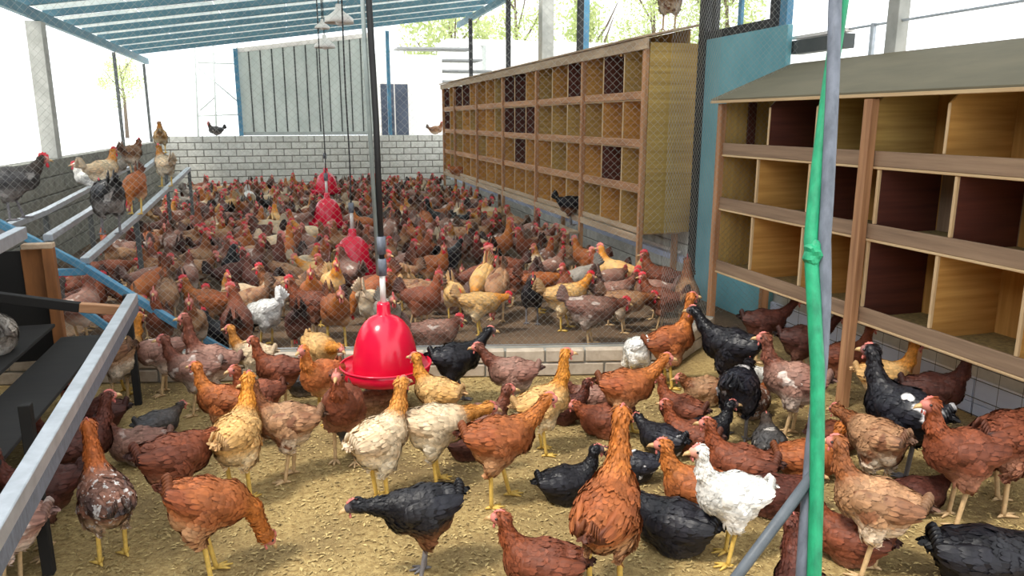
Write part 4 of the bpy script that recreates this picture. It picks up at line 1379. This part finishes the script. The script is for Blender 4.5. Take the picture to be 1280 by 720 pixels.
NEAR = [
    # u, v(feet or belly on the ground), heading, pose, breed, scale, label
    (142, 700, 105, 'tall', 'speckled', 1.0, 'brown and white speckled hen facing away with raised orange neck beside the dark roost'),
    (228, 652, 20, 'low', 'redbrown', 1.1, 'reddish brown hen pressing its head against the golden brown hen'),
    (268, 722, 8, 'peck', 'ginger', 1.08, 'light ginger hen bending down to peck at the litter'),
    (302, 622, 62, 'up', 'gold', 1.12, 'golden brown hen facing away with its head turned up, beside the reddish brown hen'),
    (283, 560, 150, 'up', 'ginger', 0.95, 'ginger hen half hidden behind the golden brown hen'),
    (175, 578, 175, 'sit', 'mauve', 1.0, 'pinkish brown hen crouching at the edge of the dark roost'),
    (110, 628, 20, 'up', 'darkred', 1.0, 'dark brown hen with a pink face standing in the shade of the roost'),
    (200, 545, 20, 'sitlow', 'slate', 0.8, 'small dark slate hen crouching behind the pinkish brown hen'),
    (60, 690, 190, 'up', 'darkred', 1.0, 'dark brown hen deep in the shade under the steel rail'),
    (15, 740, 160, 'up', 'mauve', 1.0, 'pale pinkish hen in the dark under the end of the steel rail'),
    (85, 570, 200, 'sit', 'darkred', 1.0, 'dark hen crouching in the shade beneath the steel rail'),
    (246, 517, 175, 'up', 'mauve', 1.0, 'pinkish brown hen with a dark neck standing by the kerb, foremost of a pair'),
    (268, 508, 175, 'tall', 'mauve', 1.05, 'pinkish brown hen with a pale face raising its head, hindmost of a pair'),
    (205, 492, 182, 'low', 'mauve', 1.0, 'pale pinkish hen bending down beside the pair by the kerb'),
    (150, 505, 140, 'peck', 'tan', 1.05, 'tan hen with its rump up beside the end of the steel rail'),
    (319, 490, 165, 'up', 'cream', 0.9, 'cream hen with a yellow neck standing before the kerb wall'),
    (384, 492, 20, 'sitlow', 'slate', 0.95, 'dark slate hen crouching behind the orange hen near the feeder'),
    (403, 482, 300, 'low', 'gold', 1.0, 'yellow hen with lowered head between kerb wall and red feeder'),
    (352, 515, 170, 'up', 'redbrown', 0.95, 'reddish brown hen behind the brown patterned hen'),
    (362, 598, 175, 'up', 'tan', 1.05, 'brown patterned hen with pale wing edges striding across the litter'),
    (432, 578, 262, 'up', 'redbrown', 1.1, 'orange brown hen standing face on below the red feeder'),
    (405, 528, 230, 'up', 'ginger', 1.0, 'ginger hen peering over the back of the orange brown hen'),
    (478, 628, 45, 'up', 'cream', 1.12, 'cream hen with golden neck looking over its shoulder'),
    (548, 548, 150, 'up', 'gold', 0.95, 'golden hen reaching up to the rim of the red feeder'),
    (548, 606, 12, 'low', 'cream', 1.1, 'cream hen with an orange neck stretched forward and yellow legs'),
    (602, 548, 5, 'sit', 'mauve', 1.05, 'pinkish brown hen resting behind the cream hen'),
    (572, 505, 12, 'walk', 'black', 1.05, 'glossy black hen standing before the kerb wall beside the feeder'),
    (640, 523, 175, 'walk', 'mauve', 1.0, 'pale pinkish hen facing the black hen by the kerb'),
    (680, 566, 15, 'tall', 'gold', 1.0, 'pale golden hen standing upright in the middle of the near pen'),
    (626, 628, 12, 'walk', 'ginger', 1.12, 'ginger hen with a pink face standing on open litter'),
    (707, 528, 10, 'sit', 'darkred', 0.9, 'dark brown hen resting beyond the pale golden hen'),
    (488, 505, 30, 'sitlow', 'mauve', 0.9, 'pinkish hen lying in the shadow under the red feeder'),
    (462, 520, 200, 'sitlow', 'tan', 0.85, 'tan hen lying beneath the pan of the red feeder'),
    (528, 722, 188, 'low', 'blackbrown', 1.02, 'black hen with a brown breast and lowered head on open litter'),
    (710, 626, 15, 'sit', 'black', 0.92, 'small black hen lying on open litter'),
    (676, 735, 175, 'sit', 'redbrown', 1.05, 'red brown hen lying down beside the big ginger hen'),
    (756, 742, 72, 'tall', 'ginger', 1.22, 'big ginger hen with raised neck seen from behind'),
    (838, 686, 165, 'sitlow', 'black', 1.18, 'black hen lying behind the white hen, its head tucked away'),
    (872, 640, 182, 'sit', 'ginger', 1.15, 'ginger hen lying down with its head up behind the white hen'),
    (922, 606, 178, 'sit', 'redbrown', 1.1, 'reddish hen with a pink face lying behind the ginger hen'),
    (908, 700, 205, 'up', 'white', 1.0, 'white hen standing on bright yellow legs'),
    (826, 568, 150, 'sitlow', 'blackwhite', 0.9, 'black hen with a white patched wing lying in the middle of the crowd'),
    (880, 562, 20, 'sit', 'black', 0.95, 'black hen lying beside the black hen with white patches'),
    (968, 642, 20, 'sitlow', 'darkred', 1.0, 'dark brown hen lying behind the white hen by the rod'),
    (1000, 850, 120, 'up', 'darkred', 1.0, 'dark brown hen below the grey rod'),
    (1008, 598, 15, 'sit', 'ginger', 1.05, 'light ginger hen resting behind the green rope'),
    (782, 546, 12, 'walk', 'ginger', 1.05, 'ginger hen with orange neck standing in front of the white rumped hen'),
    (836, 484, 22, 'tall', 'ginger', 1.12, 'ginger hen stretching its neck up over the kerb wall'),
    (790, 476, 120, 'peck', 'white', 0.85, 'white rumped hen bending down before the kerb wall'),
    (908, 500, 160, 'walk', 'black', 1.25, 'large black hen by the corner leg of the open nest boxes'),
    (920, 548, 80, 'low', 'blackwhite', 1.1, 'black hen with white feathers in front of the large black hen'),
    (985, 545, 178, 'up', 'mauve', 1.15, 'pinkish brown hen facing the black hens with raised head'),
    (946, 486, 20, 'sitlow', 'white', 0.8, 'white hen squeezed between the black hens and the pinkish brown hen'),
    (952, 452, 12, 'walk', 'darkred', 1.05, 'dark red hen beneath the corner of the open nest boxes'),
    (1000, 478, 14, 'walk', 'darkred', 1.05, 'dark red hen under the lowest nest shelf beside the middle leg'),
    (850, 530, 160, 'sit', 'redbrown', 0.95, 'reddish brown hen sitting behind the striding ginger hen'),
    (880, 505, 200, 'sitlow', 'tan', 0.95, 'tan hen huddled beside the large black hen'),
    (755, 545, 190, 'sitlow', 'redbrown', 1.0, 'red brown hen lying just behind the ginger hen with orange neck'),
    (1050, 500, 14, 'up', 'redbrown', 1.0, 'brown hen standing behind the middle leg of the open nest boxes'),
    (1100, 528, 10, 'up', 'gold', 1.0, 'buff headed hen against the pale blue sheets'),
    (1160, 552, 10, 'up', 'darkred', 1.05, 'dark red hen with head raised against the pale blue sheets'),
    (1118, 602, 155, 'up', 'blackwhite', 1.3, 'large black hen with a white wing patch and pink face beside the middle leg'),
    (1088, 622, 140, 'low', 'tan', 1.05, 'grey brown hen with a pale rump bending beside the green rope'),
    (1190, 652, 215, 'up', 'redbrown', 1.15, 'brown hen with a pale belly standing amid the crowd below the nest boxes'),
    (1250, 636, 55, 'walk', 'redbrown', 1.25, 'large reddish brown hen by the pale blue sheets'),
    (1084, 718, 176, 'up', 'tan', 1.08, 'light brown hen with a raised dark neck beside the green rope'),
    (1056, 700, 178, 'sit', 'redbrown', 1.0, 'red brown hen lying behind the light brown hen'),
    (1232, 738, 25, 'sitlow', 'black', 1.35, 'large black hen in the corner below the nest boxes'),
    (1042, 566, 30, 'sitlow', 'redbrown', 0.95, 'brown hen huddled behind the green rope and middle leg'),
    (1145, 640, 40, 'sitlow', 'darkred', 0.9, 'dark brown hen crouching in the shade below the black hen with white patch'),
    (960, 575, 100, 'sitlow', 'slate', 0.95, 'dark slate hen crouching behind the pinkish brown hen'),
    (790, 600, 185, 'sitlow', 'blackwhite', 0.8, 'small black hen with white patches lying behind the ginger hens'),
    (182, 452, 35, 'up', 'gold', 1.0, 'golden hen standing against the kerb between the netting and the steel rail'),
    (328, 548, 205, 'up', 'redbrown', 0.9, 'reddish brown hen peeping out between the golden brown hen and the brown patterned hen'),
    (452, 560, 195, 'sitlow', 'slate', 0.85, 'dark slate hen lying between the orange brown hen and the cream hen'),
    (588, 572, 20, 'sitlow', 'darkred', 0.85, 'dark brown hen lying in the gap behind the ginger hen on open litter'),
    (738, 512, 185, 'sitlow', 'mauve', 0.85, 'pinkish hen lying before the kerb beyond the ginger hen with orange neck'),
    (862, 566, 170, 'sit', 'redbrown', 0.95, 'reddish hen squeezed among the lying black hens'),
    (940, 520, 60, 'sitlow', 'speckled', 0.95, 'brown hen with white speckles lying beside the black hen with white feathers'),
    (38, 640, 20, 'sitlow', 'darkred', 0.95, 'dark brown hen lying in the dark below the shade boards'),
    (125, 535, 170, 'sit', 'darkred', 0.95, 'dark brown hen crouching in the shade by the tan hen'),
    (1215, 590, 30, 'sitlow', 'darkred', 1.0, 'dark brown hen lying against the pale blue sheets beyond the pale bellied hen'),
]
for u, v, hdg, pose, breed, s, lab in NEAR:
    p = at_z(u, v, 0.0)
    if p.x < PB.x and p.y > line_y(p.x) - 0.26:
        p.y = line_y(p.x) - 0.26
    near_hen((p.x, p.y, 0.0), hdg, pose, breed, s, lab)


pg = at_z(20, 436, 0.54)
print('grey', pg)
ig = int((pg.x + 2.72) / 0.27)
near_hen((-2.72 + ig * 0.27 + 0.125, pg.y, 0.86 - ig * 0.085 + 0.012), 95, 'sitlow', 'grey', 1.1, 'pale grey hen sitting on the dark shade boards of the near roost')


def on_rail(u, v, y, hdg, pose, breed, s, lab, mature=True, grp='hens perched on rails, walls and boxes'):
    """a perched hen: feet at the given picture point and distance"""
    p = at_y(u, v, y)
    return near_hen((p.x, p.y, p.z), hdg, pose, breed, s, lab, grp, mature)


for k_, y_, hdg, pose, breed, sc_h, lab in (
        (1, 8.7, 35, 'up', 'cream', 1.05, 'cream hen with golden neck perched on the roost rails beside the grey wall'),
        (0, 6.75, 100, 'low', 'slate', 1.25, 'dark grey hen with white rump perched on the front roost rail'),
        (0, 9.4, 110, 'up', 'cream', 1.0, 'cream hen with golden neck perched at the far end of the roost rails'),
        (1, 9.8, 60, 'walk', 'tan', 0.95, 'tan hen perched amid the roost rails'),
        (0, 7.75, 250, 'peck', 'ginger', 1.0, 'orange hen bending its head down on the roost rails'),
        (2, 9.6, 190, 'sit', 'white', 0.95, 'white hen on the roost next to the grey wall'),
        (2, 11.2, 0, 'sit', 'grey', 0.9, 'grey hen on the far roost rail by the grey wall'),
        (2, 6.75, 8, 'walk', 'slate', 1.15, 'dark slate hen with a bright red face on the roost beside the netting'),
        (1, 11.2, 90, 'up', 'gold', 0.9, 'golden hen with dark tail raised on the last roost rail')):
    p = rail_at(k_, y_)
    near_hen((p.x, p.y, p.z + 0.022), hdg, pose, breed, sc_h, lab, 'hens perched on rails, walls and boxes', True)
on_rail(270, 168, 18.32, 200, 'sit', 'slate', 0.95, 'dark hen sitting on top of the white back wall', grp='hens perched on rails, walls and boxes')
on_rail(545, 167, 18.32, 10, 'sit', 'tan', 0.95, 'brown hen on top of the white back wall beside the nest boxes')
ph = at_y(836, 32, 6.86)
near_hen((ph.x, 6.86, 2.459 + (ph.x - 3.16) * 0.2016), 100, 'up', 'tan', 1.1, 'brown hen standing on the roof of the long nest boxes', 'hens perched on rails, walls and boxes', True)
ph = at_x(716, 282, 3.2)
near_hen((3.18, ph.y, ph.z), 10, 'low', 'blackbrown', 1.0, 'dark hen climbing on the lowest ledge of the long nest boxes', 'hens perched on rails, walls and boxes', True)
near_hen((3.2, at_x(572, 225, 3.2).y, 0.62), 190, 'sitlow', 'ginger', 0.95, 'ginger hen sitting at the far end of the long nest boxes', 'hens perched on rails, walls and boxes', True)
# ledge board under the climbing hen
lp = at_x(712, 284, 3.2)
lb_ = empty('perch_board', (3.16, lp.y, 0), 'short wooden perch board on two legs before the long nest boxes', 'perch')
box('board', (3.06, lp.y - 0.35, lp.z - 0.03), (3.19, lp.y + 0.35, lp.z), 'fascia', lb_)
box('leg', (3.09, lp.y - 0.2, 0), (3.13, lp.y - 0.15, lp.z - 0.03), 'pine_z', lb_)
box('leg', (3.09, lp.y + 0.1, 0), (3.13, lp.y + 0.15, lp.z - 0.03), 'pine_z', lb_)

# a few grown hens right behind the netting, placed one by one
FRONT = [
    (262, 418, 178, 'up', 'ginger', 1.05, 'ginger hen with red face standing just behind the netting facing the roost'),
    (285, 432, 185, 'sit', 'black', 1.1, 'black hen crouching just behind the netting below the ginger hen'),
    (333, 432, 140, 'peck', 'white', 1.0, 'white grey hen with its rump to the kerb behind the netting'),
    (393, 424, 178, 'up', 'redbrown', 1.1, 'dark brown hen with pale breast standing behind the netting left of the feeder'),
    (352, 398, 178, 'up', 'tan', 1.05, 'tan hen behind the dark brown hen near the netting'),
    (543, 432, 5, 'sitlow', 'mauve', 1.12, 'pinkish brown hen lying against the kerb behind the feeder'),
    (600, 418, 8, 'low', 'gold', 1.0, 'golden hen with red comb striding behind the kerb'),
    (520, 405, 185, 'walk', 'tan', 1.1, 'tan and cream hen standing behind the lying pinkish hen'),
    (706, 412, 20, 'walk', 'gold', 1.1, 'golden hen with red comb near the leg of the long nest boxes'),
    (738, 432, 5, 'low', 'mauve', 1.12, 'pinkish brown hen with red face bending along the kerb'),
    (800, 428, 8, 'low', 'tan', 1.0, 'tan hen with red face crouching along the kerb'),
    (838, 420, 178, 'up', 'redbrown', 1.0, 'reddish brown hen by the tall black post'),
    (868, 415, 95, 'tall', 'tan', 1.1, 'brown cockerel with bright red comb beside the blue panel'),
    (675, 390, 15, 'low', 'ginger', 1.05, 'ginger hen with its head lowered behind the netting'),
    (205, 372, 178, 'up', 'tan', 1.1, 'brown hen with upright neck standing beside the blue roost beam'),
    (640, 382, 200, 'up', 'redbrown', 1.0, 'red brown hen standing on the bare ground behind the netting'),
    (765, 405, 20, 'walk', 'mauve', 1.05, 'pinkish hen beside the golden hen near the kerb'),
    (826, 388, 170, 'up', 'redbrown', 1.15, 'large red brown cockerel with bright comb beneath the end panel'),
]
taken = []
for u, v, hdg, pose, breed, s, lab in FRONT:
    # feet partly hidden by the kerb: ground point on the far side
    p = at_z(u, v, 0.0)
    yk = line_y(p.x) if p.x < PB.x else 5.3
    if p.y < yk + 0.22:
        p.y = yk + 0.22
    near_hen((p.x, p.y, 0.0), hdg, pose, breed, s, lab, 'grown hens just behind the netting', True)
    taken.append((p.x, p.y))

# ------------------------------------------------------------------ the crowd in the far pen
WEIGHTS = [('redbrown', 20), ('ginger', 12), ('darkred', 9), ('mauve', 20), ('tan', 18), ('cream', 9), ('gold', 7), ('slate', 4), ('speckled', 4), ('grey', 2), ('black', 2), ('white', 1)]
names = [a for a, b in WEIGHTS]; wts = [b for a, b in WEIGHTS]
LOOK = {'redbrown': 'reddish brown hen', 'ginger': 'ginger hen', 'darkred': 'dark chestnut hen', 'mauve': 'pinkish brown hen',
        'tan': 'tan patterned hen', 'cream': 'cream hen with orange neck', 'gold': 'golden buff hen', 'slate': 'dark slate grey hen',
        'speckled': 'brown hen with white speckles', 'grey': 'pale grey hen', 'black': 'black hen', 'white': 'white hen'}
DOING = {'up': 'standing', 'tall': 'craning its neck', 'walk': 'striding', 'low': 'stretching forward', 'lookl': 'turning its head',
         'lookr': 'turning its head', 'sit': 'squatting', 'peck': 'pecking', 'back': 'looking back'}


def where(x, y):
    if x < -0.75: return 'beside the blue roost rack' if y < 11.5 else 'between roost rack and back wall'
    if x > 2.35: return 'beneath the long nest boxes' if y < 10.5 else 'beneath the far end of the nest boxes'
    if y < 6.9: return 'close behind the wire netting'
    if y < 9.6: return 'around the feeder behind the netting'
    if y < 12.6: return 'around the feeder amid the far crowd'
    return 'before the white back wall'


spots = []
tries = 0
while len(spots) < 400 and tries < 60000:
    tries += 1
    y = 5.5 + 12.2 * random.random() ** 0.9
    x = random.uniform(-1.95, 3.02)
    if x < -1.0 and y < 6.3: continue
    if y < line_y(min(x, 2.66)) + 0.35 or (x > 2.5 and y < 5.6): continue
    # bare patch of soil behind the kerb
    if 1.05 < x < 1.95 and y < 5.95: continue
    dmin = 0.31
    if any((x - a) ** 2 + (y - b) ** 2 < dmin * dmin for a, b in taken): continue
    if any(abs(x - a * y / b) < 0.33 and b - k < y < b + 0.45 for a, b, k in ((0.58, 8.1, 0.75), (0.46, 11.0, 1.1), (0.62, 14.8, 1.2))): continue
    taken.append((x, y)); spots.append((x, y))
spots.sort(key=lambda p: p[1])
N_NEAR = len(NEAR) + len(FRONT) + 14
LIMIT = 300 - N_NEAR
caps = []                                  # body axes already standing in the crowd


def seg_gap(p, q, r0, r1):
    best = 9.0
    for k in range(5):
        a = p.lerp(q, k / 4)
        d_ = r1 - r0
        t_ = max(0.0, min(1.0, (a - r0).dot(d_) / max(d_.length_squared, 1e-9)))
        best = min(best, (a - r0 - d_ * t_).length)
    return best


def roomy_heading(x, y, s):
    c0 = Vector((x, y))
    fwd = Vector((x, y)).normalized()
    rgt = Vector((fwd.y, -fwd.x))
    best = None
    near_ = [c for c in caps if (c[2] - c0).length < 0.8]
    for _ in range(14):
        h_ = random.uniform(0, 360)
        d_ = rgt * math.cos(math.radians(h_)) + fwd * math.sin(math.radians(h_))
        p, q = c0 - d_ * 0.16 * s, c0 + d_ * 0.15 * s
        g_ = min([seg_gap(p, q, a, b) for a, b, _c in near_] + [9.0])
        if best is None or g_ > best[0]:
            best = (g_, h_, p, q)
    caps.append((best[2], best[3], c0))
    return best[1], math.degrees(math.atan2(best[3].y - best[2].y, best[3].x - best[2].x))


far_pose = ['up', 'up', 'tall', 'walk', 'walk', 'low', 'lookl', 'lookr', 'sit', 'peck', 'back']
rest = []
for i, (x, y) in enumerate(spots):
    breed = random.choices(names, wts)[0]
    pose = random.choice(far_pose)
    s = random.uniform(0.98, 1.18)
    hd_, hw_ = roomy_heading(x, y, s)
    if i < LIMIT:
        o = bpy.data.objects.new('hen', far_proto(pose))
        link(o)
        place(o, (x, y, 0), hd_, s)
        set_mats(o, breed, leg_of(breed), random.choice(('comb', 'comb', 'comb_mid', 'comb_pink')))
        lab = '%s %s %s' % (LOOK[breed], DOING[pose], where(x, y))
        tag(o, lab, 'hen', 'grown hens in the far pen: ' + lab)
    else:
        rest.append((x, y, pose, breed, hw_, s))
# the hindmost of the crowd: one joined object
bmats = sorted({r[3] for r in rest})
if rest:
    Vs = []; Fs = []; mi = []; Z1 = []; Z2 = []
    n = 0
    slots = [BREEDS[b_] for b_ in bmats] + [M['leg_pale'], M['comb'], M['beak'], M['eye']]
    nbk = len(bmats)
    for x, y, pose, breed, hd_, s in rest:
        me = far_proto(pose, 0.0125)
        nv = len(me.vertices)
        co = np.zeros(nv * 3, dtype=np.float32); me.vertices.foreach_get('co', co); co = co.reshape(-1, 3) * s
        a = math.radians(hd_); c_, s_ = math.cos(a), math.sin(a)
        co = np.stack([co[:, 0] * c_ - co[:, 1] * s_ + x, co[:, 0] * s_ + co[:, 1] * c_ + y, co[:, 2]], 1)
        Vs.append(co)
        for p in me.polygons:
            Fs.append(tuple(v + n for v in p.vertices))
            mi.append(bmats.index(breed) if p.material_index == 0 else nbk + p.material_index - 1)
        for nm, L_ in (('zone', Z1), ('zone2', Z2)):
            b_ = np.zeros(nv * 4, dtype=np.float32); me.attributes[nm].data.foreach_get('color', b_); L_.append(b_)
        n += nv
    me = bpy.data.meshes.new('hen_crowd')
    me.from_pydata(np.concatenate(Vs).tolist(), [], Fs)
    me.update()
    for m_ in slots: me.materials.append(m_)
    me.polygons.foreach_set('material_index', mi)
    me.polygons.foreach_set('use_smooth', [True] * len(Fs))
    for nm, L_ in (('zone', Z1), ('zone2', Z2)):
        me.attributes.new(nm, 'FLOAT_COLOR', 'POINT').data.foreach_set('color', np.concatenate(L_))
    o = link(bpy.data.objects.new('hen_crowd', me))
    tag(o, 'dense crowd of brown hens packed before the white back wall', 'hens', kind='stuff')
print('spots', len(spots), 'near', N_NEAR, 'rest', len(rest))
